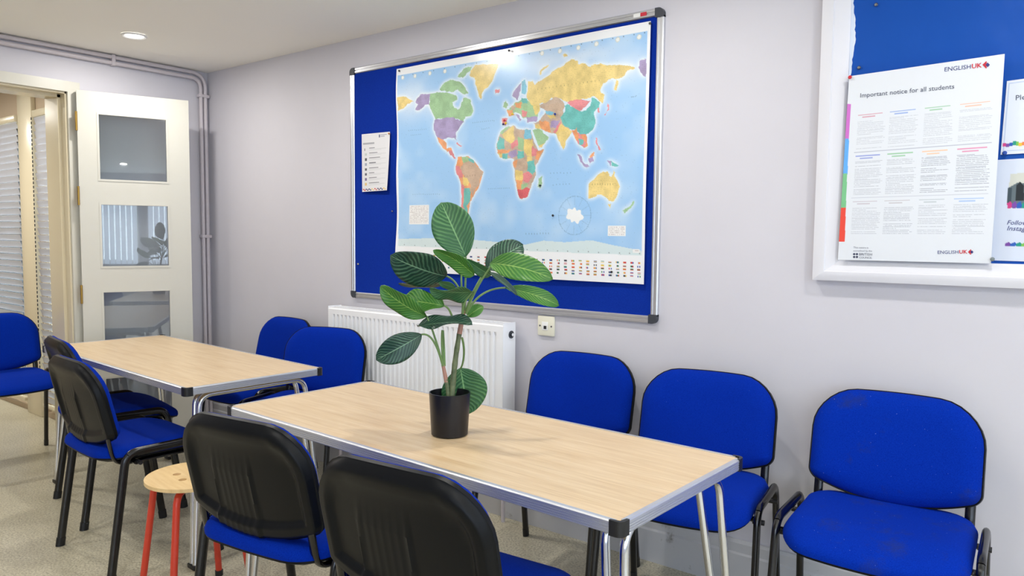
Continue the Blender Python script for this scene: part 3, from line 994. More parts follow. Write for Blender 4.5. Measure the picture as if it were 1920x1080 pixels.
# ------------------------------------------------------------------ printed sheets
class Sheet:
    """flat printed sheet on a wall plane y = Y, corners given as photo pixels TL, TR, BR, BL"""

    def __init__(self, name, px, Y, step, wave=None, mat='print_satin'):
        self.C = [hit(q, 1, Y) for q in px]
        self.Y = Y
        tl, tr2, br, bl_ = self.C
        self.W = np.linalg.norm(tr2 - tl)
        self.H = np.linalg.norm(bl_ - tl)
        self.nx, self.ny = int(self.W / step) + 2, int(self.H / step) + 2
        self.img = np.ones((self.ny, self.nx, 3)) * 0.9
        self.name, self.wave, self.mat, self.step = name, wave, mat, step
        a = np.array([(tr2 - tl)[[0, 2]], (bl_ - tl)[[0, 2]]]).T
        self.inv = np.linalg.inv(a)

    def uv(self, px):
        q = hit(px, 1, self.Y) - self.C[0]
        return self.inv @ q[[0, 2]]

    def ij(self, px):
        u, v = self.uv(px)
        return (u * (self.nx - 1), v * (self.ny - 1))

    def fill(self, rgb):
        self.img[:] = lin(rgb)

    def poly_ij(self, P, rgb, alpha=1.0, mask_only=False):
        P = np.array(P)
        x0, x1 = max(0, int(P[:, 0].min())), min(self.nx - 1, int(P[:, 0].max()) + 1)
        y0, y1 = max(0, int(P[:, 1].min())), min(self.ny - 1, int(P[:, 1].max()) + 1)
        if x1 < x0 or y1 < y0:
            return
        X, Y_ = np.meshgrid(np.arange(x0, x1 + 1), np.arange(y0, y1 + 1))
        ins = np.zeros(X.shape, bool)
        n = len(P)
        for i in range(n):
            xa, ya = P[i]
            xb, yb = P[(i + 1) % n]
            if ya == yb:
                continue
            c = ((ya > Y_) != (yb > Y_)) & (X < (xb - xa) * (Y_ - ya) / (yb - ya) + xa)
            ins ^= c
        if mask_only:
            return (slice(y0, y1 + 1), slice(x0, x1 + 1)), ins
        sub = self.img[y0:y1 + 1, x0:x1 + 1]
        sub[ins] = sub[ins] * (1 - alpha) + np.array(lin(rgb)) * alpha

    def poly(self, pxs, rgb, alpha=1.0):
        self.poly_ij([self.ij(q) for q in pxs], rgb, alpha)

    def rect_uv(self, u0, u1, v0, v1, rgb, alpha=1.0):
        a, b = int(round(u0 * (self.nx - 1))), int(round(u1 * (self.nx - 1)))
        c, d = int(round(v0 * (self.ny - 1))), int(round(v1 * (self.ny - 1)))
        sub = self.img[max(c, 0):max(d, c + 1), max(a, 0):max(b, a + 1)]
        sub[:] = sub * (1 - alpha) + np.array(lin(rgb)) * alpha

    def at(self, u, v):
        tl, tr2, br, bl_ = self.C
        return tl * (1 - u) * (1 - v) + tr2 * u * (1 - v) + br * u * v + bl_ * (1 - u) * v

    def build(self, parent=None):
        U, V = np.meshgrid(np.linspace(0, 1, self.nx), np.linspace(0, 1, self.ny))
        tl, tr2, br, bl_ = self.C
        U3, V3 = U[..., None], V[..., None]
        P = tl * (1 - U3) * (1 - V3) + tr2 * U3 * (1 - V3) + br * U3 * V3 + bl_ * (1 - U3) * V3
        if self.wave:
            P[..., 1] -= self.wave(U, V)
        org = np.array([(tl[0] + br[0]) / 2, self.Y, (tl[2] + br[2]) / 2])
        P = (P - org).reshape(-1, 3)
        nx, ny = self.nx, self.ny
        I = np.arange(nx * ny).reshape(ny, nx)
        q = np.stack([I[:-1, :-1], I[1:, :-1], I[1:, 1:], I[:-1, 1:]], -1).reshape(-1, 4)
        me = bpy.data.meshes.new(self.name)
        me.vertices.add(len(P))
        me.vertices.foreach_set('co', P.astype(np.float32).ravel())
        me.loops.add(q.size)
        me.loops.foreach_set('vertex_index', q.astype(np.int32).ravel())
        me.polygons.add(len(q))
        me.polygons.foreach_set('loop_start', (np.arange(len(q)) * 4).astype(np.int32))
        me.polygons.foreach_set('use_smooth', np.ones(len(q), bool))
        me.update()
        ca = me.color_attributes.new('print', 'FLOAT_COLOR', 'POINT')
        c = np.concatenate([self.img.reshape(-1, 3), np.ones((nx * ny, 1))], 1).astype(np.float32)
        ca.data.foreach_set('color', c.ravel())
        me.materials.append(MATS[self.mat])
        o = obj(self.name, me, parent)
        o.location = org
        return o


def text_px(body, p0, p1, Y, mat, parent, name='lettering', shear=0.0, bold=0.0):
    """lettering printed on plane y = Y from pixel p0 to pixel p1 along its baseline"""
    a, b = hit(p0, 1, Y), hit(p1, 1, Y)
    cu = bpy.data.curves.new(name, 'FONT')
    cu.body = body
    cu.size = 1.0
    cu.shear = shear
    cu.offset = bold
    cu.resolution_u = 2
    tmp = bpy.data.objects.new('tmp_text', cu)
    COL.objects.link(tmp)
    bpy.context.view_layer.update()
    me = bpy.data.meshes.new_from_object(tmp.evaluated_get(bpy.context.evaluated_depsgraph_get()))
    bpy.data.objects.remove(tmp)
    bpy.data.curves.remove(cu)
    xs_ = [w.co.x for w in me.vertices]
    k = np.linalg.norm(b - a) / (max(xs_) - min(xs_))
    ex = (b - a) / np.linalg.norm(b - a)
    ez = np.array([-ex[2], 0, ex[0]])
    par = Vector(parent.location) if parent else Vector((0, 0, 0))
    for w in me.vertices:
        q = a + ex * ((w.co.x - min(xs_)) * k) + ez * (w.co.y * k)
        w.co = Vector(q) - par
    me.materials.clear()
    me.materials.append(MATS[mat])
    me.name = name
    return obj(name, me, parent)


def pin(px, Y, mat_rgb, lab, r=0.0045):
    q = hit(px, 1, Y)
    key = 'pin_%d_%d_%d' % mat_rgb
    if key not in MATS:
        reg(key, Mat('pin_plastic', mat_rgb, 0.25, 1.0 if mat_rgb == (150, 150, 150) else 0.0))
    o = MB().lathe([(0.0, 0.006), (r * 0.7, 0.0055), (r, 0.003), (r * 0.9, 0.0), (r * 0.3, 0.0), (r * 0.25, -0.010), (0.0, -0.011)], 14).obj('push_pin', key)
    o.location = q
    o.rotation_euler = (PI / 2, 0, 0)
    return tag(o, lab, 'pin', 'push pins')


# ------------------------------------------------------------------ map board
BX0, BX1, BZ0, BZ1 = 1.4117, 3.2107, 0.9437, 2.1452
board = tag(empty('pin_board', ((BX0 + BX1) / 2, 0, BZ0)), 'large blue felt pin board with aluminium frame holding the world map', 'pin board')
bw2, bh = (BX1 - BX0) / 2, BZ1 - BZ0
MB().box(-bw2 + 0.012, bw2 - 0.012, -0.010, -0.001, 0.012, bh - 0.012).obj('felt_panel', 'felt_blue', board, 0)
FW = 0.030
pf = [(0.0, 0.0), (0.0, -0.014), (0.004, -0.018), (0.012, -0.018), (0.014, -0.0155), (0.018, -0.0155), (0.020, -0.018), (0.026, -0.018), (FW, -0.014), (FW, -0.001)]
for sz in (0, 1):
    o_ = [(d_, (a if sz == 0 else bh - a)) for a, d_ in pf]
    MB().prism(o_, 0, -bw2 + 0.03, bw2 - 0.03).obj('frame_rail', 'alu', board, 25)
for sx in (-1, 1):
    n = len(pf)
    vs_ = [(sx * (bw2 - a), d_, z) for z in (0.03, bh - 0.03) for a, d_ in pf]
    MB().add(vs_, [(i, (i + 1) % n, n + (i + 1) % n, n + i) for i in range(n)] + [tuple(range(n)), tuple(range(n, 2 * n))]).obj('frame_rail', 'alu', board, 25)
    for sz in (0, 1):
        z0 = 0 if sz == 0 else bh
        dz = 1 if sz == 0 else -1
        R = 0.022
        out_ = [(sx * bw2 - sx * R * (1 - math.sin(a)), z0 + dz * R * (1 - math.cos(a))) for a in np.linspace(0, PI / 2, 8)]
        out_ += [(sx * bw2, z0 + dz * 0.036), (sx * (bw2 - 0.032), z0 + dz * 0.036), (sx * (bw2 - 0.036), z0 + dz * 0.032), (sx * (bw2 - 0.036), z0)]
        MB().prism(out_, 1, -0.021, -0.0005).obj('corner_cap', 'cap_grey', board, 30)
st_ = MB().box(bw2 - 0.098, bw2 - 0.072, -0.0188, -0.0178, bh - 0.021, bh - 0.007).obj('maker_sticker', 'ink_red', board, 0)
o_ = MB().box(bw2 - 0.128, bw2 - 0.0985, -0.0188, -0.0178, bh - 0.021, bh - 0.007).obj('maker_sticker', 'white_plastic', board, 0)

# the world map -----------------------------------------------------
MAPY = -0.020
mp = Sheet('world_map', [(746, 130), (1222, 40), (1209, 533), (745, 508)], MAPY, 0.0024,
           wave=lambda U, V: 0.004 + 0.0035 * np.sin(U * 9 + V * 2) * np.sin(V * 7 + 1) + 0.006 * np.clip((U - 0.9) / 0.1, 0, 1) ** 2 * (0.3 + V)
           + 0.004 * np.clip((0.06 - U) / 0.06, 0, 1) ** 2 * (1 + np.sin(V * 15)), mat='print_gloss')
mp.fill((240, 242, 244))
SEA = [(748, 142), (1216, 59), (1205, 477), (749, 461)]
# blurred noise for the sea
ny_, nx_ = mp.ny, mp.nx


def smooth_noise(ny, nx, cells, rng):
    g = rng.rand(int(cells * ny / nx) + 3, cells + 3)
    yy = np.linspace(0, g.shape[0] - 2.001, ny)
    xx = np.linspace(0, g.shape[1] - 2.001, nx)
    yi, xi = yy.astype(int), xx.astype(int)
    fy, fx = (yy - yi)[:, None], (xx - xi)[None, :]
    fy, fx = fy * fy * (3 - 2 * fy), fx * fx * (3 - 2 * fx)
    return (g[yi][:, xi] * (1 - fy) * (1 - fx) + g[yi][:, xi + 1] * (1 - fy) * fx + g[yi + 1][:, xi] * fy * (1 - fx) + g[yi + 1][:, xi + 1] * fy * fx)


sea_c = np.array(lin((158, 200, 240))) * np.ones((ny_, nx_, 1))
nz = 0.6 * smooth_noise(ny_, nx_, 9, RNG) + 0.4 * smooth_noise(ny_, nx_, 26, RNG)
k_ = np.clip((nz - 0.45) * 2.2, 0, 1)[..., None]
sea_c = sea_c * (1 - 0.6 * k_) + np.array(lin((200, 225, 246))) * 0.6 * k_
(sl, ins) = mp.poly_ij([mp.ij(q) for q in SEA], (0, 0, 0), mask_only=True)
sub = mp.img[sl]
sub[ins] = sea_c[sl][ins]


def zc(o, s, pts):
    return [(o[0] + x / s, o[1] + y / s) for x, y in pts]


A_, B_, C_, D_ = ((640, 100), 3.6), ((900, 20), 5.3333), ((900, 180), 4.908), ((930, 360), 4.1545)
YEL, GRN, PUR, ORG, PNK, TEAL, TAN, CYA = (232, 206, 128), (158, 196, 148), (166, 150, 190), (232, 160, 108), (226, 138, 142), (104, 188, 182), (196, 172, 150), (120, 190, 214)
LAND = [
    (C_, TAN, [(163, 440), (190, 350), (240, 290), (312, 268), (345, 300), (415, 310), (475, 310), (490, 380), (540, 500), (592, 488), (545, 590), (512, 640), (514, 730), (480, 800), (464, 850), (442, 922), (390, 948), (368, 932), (348, 860), (330, 770), (330, 680), (312, 620), (320, 580), (270, 575), (190, 565), (165, 500)]),
    (A_, ORG, [(790, 700), (860, 692), (906, 730), (966, 800), (942, 882), (898, 965), (876, 1000), (862, 1085), (815, 1080), (818, 900), (778, 780)]),
    (C_, GRN, [(255, 125), (300, 95), (330, 60), (395, 20), (470, 60), (545, 100), (540, 190), (430, 200), (400, 200), (378, 170), (330, 150), (275, 190)]),
    (C_, TAN, [(500, 250), (560, 215), (620, 140), (760, 110), (780, 200), (840, 300), (700, 345), (650, 335), (540, 292)]),
    (C_, PNK, [(845, 310), (925, 345), (975, 345), (994, 450), (962, 474), (930, 455), (905, 440), (890, 412)]),
    (A_, YEL, [(905, 80), (985, 75), (1065, 75), (1050, 110), (1020, 190), (990, 230), (955, 262), (945, 310), (930, 290), (915, 230), (900, 165), (868, 150), (875, 120)]),
    (A_, PUR, [(548, 275), (608, 275), (600, 350), (570, 348), (530, 385), (505, 380), (525, 345), (507, 330), (525, 300)]),
    (A_, GRN, [(608, 275), (680, 265), (730, 270), (780, 285), (790, 310), (755, 330), (760, 355), (790, 382), (806, 370), (818, 330), (832, 300), (872, 310), (882, 350), (895, 392), (880, 420), (840, 430), (828, 462), (790, 440), (745, 432), (700, 440), (640, 447), (625, 410), (605, 370), (600, 350)]),
    (A_, GRN, [(690, 215), (740, 180), (800, 190), (842, 232), (862, 272), (825, 275), (790, 245), (770, 258), (720, 262), (670, 246)]),
    (A_, GRN, [(800, 140), (850, 95), (890, 90), (870, 122), (825, 165), (790, 160)]),
    (A_, PUR, [(640, 445), (745, 432), (790, 445), (832, 462), (802, 500), (775, 540), (782, 592), (766, 570), (720, 568), (690, 582), (650, 565), (628, 520), (630, 470)]),
    (A_, ORG, [(650, 565), (690, 582), (710, 602), (715, 642), (745, 634), (750, 650), (720, 667), (690, 642), (670, 612)]),
    (A_, PNK, [(722, 660), (752, 655), (765, 690), (778, 712), (755, 697), (735, 677)]),
    (A_, PNK, [(785, 600), (820, 625), (812, 632), (780, 612)]),
    (A_, ORG, [(795, 705), (820, 695), (815, 740), (802, 762), (778, 762), (785, 730)]),
    (A_, GRN, [(815, 700), (860, 695), (872, 720), (830, 742)]),
    (A_, TEAL, [(860, 705), (900, 720), (906, 742), (870, 745)]),
    (A_, PNK, [(778, 760), (802, 760), (822, 800), (826, 842), (800, 842), (780, 800)]),
    (A_, TAN, [(830, 740), (870, 727), (906, 740), (932, 770), (966, 800), (942, 850), (940, 882), (912, 912), (898, 965), (878, 930), (880, 882), (850, 850), (825, 812), (808, 780)]),
    (A_, YEL, [(825, 835), (850, 840), (872, 870), (860, 893), (830, 893)]),
    (A_, PNK, [(815, 880), (836, 890), (832, 960), (826, 1030), (842, 1085), (815, 1080), (820, 960)]),
    (A_, TEAL, [(836, 910), (872, 905), (882, 935), (876, 990), (850, 1030), (862, 1085), (842, 1085), (826, 1030)]),
    (A_, YEL, [(388, 300), (440, 292), (497, 325), (450, 345), (430, 372), (390, 392)]),
    (A_, PNK, [(1038, 245), (1070, 240), (1070, 262), (1042, 270)]),
    (B_, YEL, [(480, 705), (530, 700), (552, 745), (600, 702), (690, 652), (740, 602), (800, 570), (860, 530), (920, 490), (980, 500), (992, 542), (1060, 530), (1100, 562), (1160, 540), (1220, 530), (1300, 550), (1400, 540), (1500, 550), (1562, 575), (1480, 602), (1440, 660), (1380, 682), (1320, 680), (1240, 730), (1208, 800), (1252, 840), (1232, 935), (1200, 905), (1150, 850), (1100, 870), (1000, 892), (900, 912), (830, 892), (780, 872), (720, 870), (680, 912), (600, 932), (606, 1000), (560, 1045), (530, 960), (470, 870), (482, 800)]),
    (B_, YEL, [(1370, 690), (1392, 700), (1370, 802), (1345, 790)]),
    (B_, YEL, [(600, 640), (612, 590), (690, 540), (694, 548), (630, 600), (612, 642)]),
    (B_, YEL, [(832, 440), (870, 435), (885, 460), (850, 466)]),
    (B_, PUR, [(1610, 500), (1668, 480), (1665, 662), (1630, 640), (1590, 570)]),
    (B_, PUR, [(325, 850), (370, 770), (420, 708), (412, 780), (392, 850), (378, 900), (350, 868)]),
    (B_, CYA, [(420, 702), (455, 690), (470, 760), (460, 832), (414, 832)]),
    (B_, GRN, [(240, 920), (265, 900), (285, 950), (260, 977), (235, 962)]),
    (B_, TAN, [(600, 950), (680, 912), (740, 870), (790, 870), (852, 930), (832, 1000), (770, 1015), (700, 1012), (650, 992)]),
    (B_, PNK, [(880, 922), (960, 890), (1040, 890), (1110, 902), (1062, 962), (1000, 1003), (930, 982)]),
    (C_, TEAL, [(780, 85), (830, 78), (870, 112), (920, 136), (980, 130), (1022, 82), (1032, 12), (1062, 22), (1112, 62), (1100, 102), (1050, 150), (1066, 220), (1050, 290), (1000, 342), (920, 352), (890, 302), (830, 302), (770, 262), (745, 192), (790, 142)]),
    (C_, TAN, [(560, 95), (640, 85), (720, 60), (770, 70), (780, 110), (720, 140), (650, 125), (590, 120)]),
    (C_, CYA, [(605, 140), (690, 150), (660, 175), (615, 170)]),
    (C_, YEL, [(620, 175), (690, 170), (700, 205), (640, 205)]),
    (C_, ORG, [(250, 130), (300, 128), (322, 170), (272, 188)]),
    (C_, PNK, [(205, 205), (262, 205), (250, 262), (213, 268)]),
    (C_, ORG, [(325, 62), (392, 58), (384, 112), (330, 104)]),
    (C_, TAN, [(290, 95), (330, 85), (330, 125), (295, 128)]),
    (C_, GRN, [(395, 88), (495, 88), (482, 142), (408, 132)]),
    (C_, TEAL, [(385, 20), (440, 25), (440, 70), (390, 60)]),
    (C_, PNK, [(388, 132), (438, 140), (432, 192), (394, 190)]),
    (C_, PUR, [(335, 165), (352, 165), (386, 215), (370, 232)]),
    (C_, PUR, [(428, 195), (535, 188), (525, 238), (438, 242)]),
    (C_, YEL, [(212, 350), (312, 270), (330, 350), (320, 412), (290, 440), (228, 392)]),
    (C_, GRN, [(188, 342), (240, 290), (282, 280), (214, 352)]),
    (C_, TAN, [(318, 322), (415, 315), (412, 402), (328, 402)]),
    (C_, CYA, [(414, 310), (475, 310), (482, 392), (414, 392)]),
    (C_, TEAL, [(163, 440), (188, 370), (232, 392), (236, 482), (170, 492)]),
    (C_, PNK, [(285, 440), (350, 402), (358, 450), (302, 492)]),
    (C_, TAN, [(233, 430), (288, 440), (295, 492), (240, 492)]),
    (C_, GRN, [(353, 370), (414, 402), (408, 502), (358, 492)]),
    (C_, YEL, [(408, 400), (492, 400), (494, 470), (482, 562), (440, 552), (406, 502)]),
    (C_, PNK, [(488, 450), (542, 502), (522, 552), (478, 552)]),
    (C_, ORG, [(528, 510), (592, 488), (542, 592), (508, 572)]),
    (C_, PUR, [(268, 520), (345, 492), (352, 552), (290, 572)]),
    (C_, ORG, [(165, 500), (285, 490), (272, 522), (175, 530)]),
    (C_, YEL, [(175, 528), (215, 525), (212, 572), (190, 560)]),
    (C_, TEAL, [(212, 530), (268, 522), (262, 575), (215, 572)]),
    (C_, TEAL, [(350, 500), (408, 502), (420, 577), (352, 577)]),
    (C_, TAN, [(345, 580), (445, 562), (446, 682), (390, 694), (330, 662)]),
    (C_, ORG, [(312, 600), (352, 588), (336, 664), (316, 642)]),
    (C_, YEL, [(440, 555), (485, 560), (470, 610), (440, 600)]),
    (C_, TEAL, [(440, 602), (502, 588), (512, 682), (490, 722), (442, 692)]),
    (C_, YEL, [(328, 680), (397, 685), (402, 770), (335, 772)]),
    (C_, PNK, [(398, 720), (450, 690), (494, 740), (440, 800), (398, 775)]),
    (C_, TAN, [(488, 720), (514, 730), (480, 800), (456, 790)]),
    (C_, ORG, [(335, 770), (397, 770), (392, 862), (350, 862)]),
    (C_, GRN, [(385, 808), (440, 798), (434, 855), (388, 862)]),
    (C_, (214, 96, 104), [(348, 860), (390, 860), (440, 838), (464, 850), (442, 922), (390, 948), (368, 932)]),
    (C_, GRN, [(540, 760), (577, 730), (562, 842), (533, 832)]),
    (C_, GRN, [(488, 310), (540, 290), (590, 342), (637, 380), (602, 430), (540, 462)]),
    (C_, YEL, [(543, 455), (605, 428), (575, 470), (550, 474)]),
    (C_, YEL, [(505, 262), (552, 250), (564, 302), (518, 298)]),
    (C_, ORG, [(548, 225), (642, 240), (654, 332), (602, 322), (558, 282)]),
    (C_, PUR, [(653, 230), (744, 218), (702, 292), (658, 292)]),
    (C_, PNK, [(678, 322), (722, 262), (752, 230), (742, 284), (702, 344)]),
    (C_, YEL, [(698, 342), (750, 252), (832, 310), (852, 322), (802, 392), (770, 492), (743, 452), (718, 392)]),
    (C_, ORG, [(848, 320), (892, 290), (912, 382), (890, 412)]),
    (C_, TEAL, [(903, 388), (952, 398), (947, 442), (918, 452)]),
    (C_, ORG, [(928, 358), (972, 350), (992, 450), (960, 472), (977, 422)]),
    (C_, PUR, [(893, 530), (915, 535), (962, 620), (1020, 652), (960, 645), (925, 600)]),
    (C_, PUR, [(995, 570), (1040, 545), (1052, 592), (1010, 614)]),
    (C_, ORG, [(1010, 545), (1050, 508), (1052, 545), (1010, 568)]),
    (C_, PNK, [(1066, 380), (1078, 380), (1085, 440), (1112, 490), (1090, 490), (1070, 440)]),
    (C_, PUR, [(1170, 588), (1212, 595), (1212, 640), (1180, 602)]),
    (C_, TEAL, [(1208, 590), (1285, 640), (1222, 642)]),
    (C_, YEL, [(1003, 800), (1070, 740), (1140, 690), (1182, 690), (1190, 730), (1212, 740), (1232, 680), (1252, 750), (1292, 830), (1272, 900), (1232, 962), (1190, 962), (1140, 912), (1100, 902), (1060, 927), (1003, 937)]),
    (C_, YEL, [(1183, 985), (1217, 990), (1200, 1027)]),
    (C_, GRN, [(1318, 1050), (1400, 990), (1430, 938), (1427, 982), (1370, 1042), (1340, 1072)]),
    (C_, PNK, [(1155, 180), (1188, 130), (1192, 80), (1180, 70), (1176, 130), (1148, 172)]),
    (C_, PNK, [(1085, 110), (1100, 105), (1104, 148), (1092, 150)]),
]
land_mask = np.zeros((ny_, nx_))
polys = []
for (org_, s_), col, pts in LAND:
    P = [mp.ij(q) for q in zc(org_, s_, pts)]
    # roughen the outline a little so coasts and borders are not straight
    Q = []
    for i in range(len(P)):
        a, b = np.array(P[i]), np.array(P[(i + 1) % len(P)])
        for k in range(3):
            q = a + (b - a) * k / 3
            Q.append(q + (RNG.rand(2) - 0.5) * min(3.0, 0.3 * np.linalg.norm(b - a)) * (1 if k else 0.3))
    polys.append((col, Q))
    r_ = mp.poly_ij(Q, col, mask_only=True)
    if r_:
        land_mask[r_[0]][r_[1]] = 1
blur = land_mask.copy()
for rad_ in (3, 3, 4):
    acc = np.zeros_like(blur)
    for d_ in range(-rad_, rad_ + 1):
        acc += np.roll(blur, d_, 0)
    blur = acc / (2 * rad_ + 1)
    acc = np.zeros_like(blur)
    for d_ in range(-rad_, rad_ + 1):
        acc += np.roll(blur, d_, 1)
    blur = acc / (2 * rad_ + 1)
seam = np.zeros((ny_, nx_), bool)
seam[sl] = ins
hal = (np.clip(blur * 2.2, 0, 0.8) * seam)[..., None]
mp.img = mp.img * (1 - hal) + np.array(lin((226, 238, 246))) * hal
# arctic pale water and the southern continent
for q, rx_, ry_, al in (((770, 190), 45, 32, 0.55), ((815, 195), 30, 18, 0.4), ((1180, 128), 60, 22, 0.5), ((1090, 105), 60, 12, 0.4), ((1020, 120), 40, 25, 0.45)):
    i, j = mp.ij(q)
    g_ = np.exp(-(((np.arange(nx_)[None, :] - i) / (rx_ * 1.1)) ** 2 + ((np.arange(ny_)[:, None] - j) / (ry_ * 1.1)) ** 2)) * al * seam
    mp.img = mp.img * (1 - g_[..., None]) + np.array(lin((242, 245, 247))) * g_[..., None]
mp.poly([(749, 448), (820, 446), (900, 450), (985, 458), (1020, 450), (1060, 453), (1110, 449), (1150, 458), (1204, 468), (1205, 477), (749, 461)], (216, 230, 228), 0.9)
for col, Q in polys:
    mp.poly_ij(Q, col, 0.95)
# fine grain of place names: darker specks, denser on land
spk = RNG.rand(ny_, nx_)
ll = np.zeros((ny_, nx_), bool)
for i in range(0, ny_, 3):
    ll[i] = True
on_land = (land_mask > 0)
d1 = on_land & ll & (spk > 0.62)
mp.img[d1] *= 0.80
d2 = seam & ~on_land & ll & (spk > 0.985)
mp.img[d2] *= 0.75
lm = np.clip(smooth_noise(ny_, nx_, 60, RNG) * 0.3 + 0.86, 0, 1.1)[..., None]
mp.img = np.where(on_land[..., None], mp.img * lm, mp.img)


def letters_row(p0, p1, n, h=2):
    for k in range(n):
        q = (p0[0] + (p1[0] - p0[0]) * k / (n - 1), p0[1] + (p1[1] - p0[1]) * k / (n - 1))
        i, j = mp.ij(q)
        i, j = int(i), int(j)
        mp.img[max(0, j - h // 2):j + h - h // 2, max(0, i):i + 1] *= 0.55


letters_row((1010, 168), (1125, 151), 17, 3)
letters_row((1112, 345), (1150, 345), 9, 3)
letters_row((768, 246), (800, 243), 10, 2)
letters_row((772, 255), (790, 253), 6, 2)
letters_row((775, 365), (825, 365), 14, 2)
letters_row((888, 231), (928, 227), 12, 2)
letters_row((905, 243), (918, 241), 5, 2)
letters_row((918, 355), (956, 353), 12, 2)
letters_row((1033, 325), (1070, 324), 7, 2)
letters_row((1038, 347), (1068, 345), 6, 2)
letters_row((1185, 183), (1195, 181), 5, 2)
letters_row((988, 438), (1030, 437), 9, 3)
letters_row((873, 331), (893, 329), 5, 3)
# meridian marks along top and bottom
for k in range(24):
    t = k / 23
    for (p0, p1) in (((756, 143), (1210, 62)), ((760, 459), (1200, 474))):
        i, j = mp.ij((p0[0] + (p1[0] - p0[0]) * t, p0[1] + (p1[1] - p0[1]) * t))
        mp.img[int(j):int(j) + 2, int(i):int(i) + 2] *= 0.45
# little clocks along the top
for q in [(757, 146), (780, 143), (808, 138), (836, 134), (1017, 100), (1051, 96), (1086, 90), (1120, 83), (1160, 75), (1200, 70)]:
    i, j = mp.ij(q)
    Y_, X_ = np.ogrid[:ny_, :nx_]
    rr = np.hypot(X_ - i, Y_ - j)
    mp.img[(rr < 4.2)] = lin((214, 216, 206))
    mp.img[(rr < 3.0)] = lin((238, 240, 236))
# polar inset
i, j = mp.ij((1078, 403))
Y_, X_ = np.ogrid[:ny_, :nx_]
e_ = np.hypot((X_ - i) / 1.0, (Y_ - j) / 1.0)
ring_ = (np.abs(e_ - 33) < 0.7) & (((np.arctan2(Y_ - j, X_ - i) * 40).astype(int) % 2) == 0)
mp.img[ring_] = lin((126, 160, 196))
ang = np.arctan2(Y_ - j, X_ - i)
mp.img[(e_ < 14 + 3 * np.sin(ang * 2 + 1) + 2 * np.sin(ang * 7)) & (e_ > 0)] = lin((240, 242, 242))
for k in range(12):
    a = k * PI / 6
    for r_ in np.arange(18, 33, 1.0):
        mp.img[int(j + r_ * math.sin(a)), int(i + r_ * math.cos(a))] *= 0.85
# legend boxes
for (q0, q1) in (((769, 386), (806, 421)), ((1142, 423), (1175, 442)), ((1188, 466), (1201, 473))):
    a, b = mp.ij(q0), mp.ij(q1)
    mp.img[int(a[1]):int(b[1]), int(a[0]):int(b[0])] = lin((238, 238, 236))
    for r_ in range(int(a[1]) + 2, int(b[1]) - 1, 3):
        for cc in range(int(a[0]) + 2, int(b[0]) - 2):
            if RNG.rand() > 0.35:
                mp.img[r_, cc] = lin((186, 178, 180))
# rows of flags under the map
FL = [(200, 60, 60), (60, 90, 170), (60, 140, 90), (230, 200, 90), (235, 235, 235), (70, 70, 80), (225, 120, 70)]
for c_ in range(33):
    for r_ in range(5):
        t = c_ / 32
        q = (759 + (1197 - 759) * t, 476 + (491 - 476) * t + r_ * (5.2 + 1.1 * t))
        i, j = mp.ij(q)
        i, j = int(i), int(j)
        c3 = [FL[RNG.randint(len(FL))] for _ in range(3)]
        if RNG.rand() > 0.5:
            for k in range(3):
                mp.img[j + k:j + k + 1, i:i + 6] = lin(c3[k])
        else:
            for k in range(3):
                mp.img[j:j + 3, i + 2 * k:i + 2 * k + 2] = lin(c3[k])
mo = mp.build()
tag(mo, 'large printed world map with coloured countries pinned to the blue board', 'map')

for px, rgb, lab in [((946, 226), (190, 40, 50), 'red push pin in the western end of the map Europe cluster'), ((949, 231), (230, 190, 40), 'yellow push pin in the Iberia cluster on the map'),
                     ((944, 233), (40, 40, 90), 'dark blue push pin lowest in the Iberia cluster on the map'), ((961, 214), (230, 190, 40), 'yellow push pin on France on the map'),
                     ((1041, 214), (20, 50, 140), 'blue push pin in central Asia on the map'), ((1013, 348), (30, 40, 44), 'dark push pin by Madagascar on the map'),
                     ((1037, 404), (44, 44, 48), 'dark push pin beside the polar inset of the map'), ((955, 95), (60, 60, 60), 'dark push pin in the top margin of the map'),
                     ((1219, 44), (90, 90, 80), 'grey push pin in the top right map corner'), ((749, 133), (60, 60, 60), 'dark push pin in the top left map corner'),
                     ((1147, 510), (40, 40, 40), 'dark push pin among the flags under the map')]:
    pin(px, MAPY - 0.010, rgb, lab, 0.005)
pin((736, 396), -0.012, (150, 150, 150), 'steel pin in the blue felt left of the map legend')
pin((672, 495), -0.012, (200, 190, 150), 'pale pin in the blue felt near the board left edge')

# small rules sheet on the blue felt ---------------------------------
sm_ = Sheet('rules_sheet', [(679, 252), (732, 247), (729, 357), (680, 360)], -0.018, 0.0018, wave=lambda U, V: 0.003 + 0.010 * V * V * U)
sm_.fill((226, 226, 229))
sm_.rect_uv(0.05, 0.46, 0.155, 0.185, (150, 152, 160), 0.8)
sm_.rect_uv(0.62, 0.66, 0.035, 0.085, (90, 96, 130))
sm_.rect_uv(0.68, 0.90, 0.035, 0.050, (120, 126, 150), 0.7)
sm_.rect_uv(0.68, 0.82, 0.062, 0.076, (150, 154, 170), 0.7)
for k in range(8):
    v = 0.245 + k * 0.086
    sm_.rect_uv(0.28, 0.28 + 0.2 + 0.25 * ((k * 7) % 5) / 5, v, v + 0.013, (120, 122, 128))
    sm_.rect_uv(0.28, 0.90, v + 0.024, v + 0.030, (196, 198, 202))
    sm_.rect_uv(0.28, 0.72, v + 0.042, v + 0.048, (204, 206, 208))
    col = [(60, 60, 70), (190, 200, 195), (30, 32, 40), (150, 160, 180), (50, 52, 60), (60, 62, 84), (110, 90, 140), (224, 190, 110)][k]
    sm_.rect_uv(0.12 if k else 0.10, 0.19 if k else 0.13, v + 0.005, v + 0.050, col, 0.9)
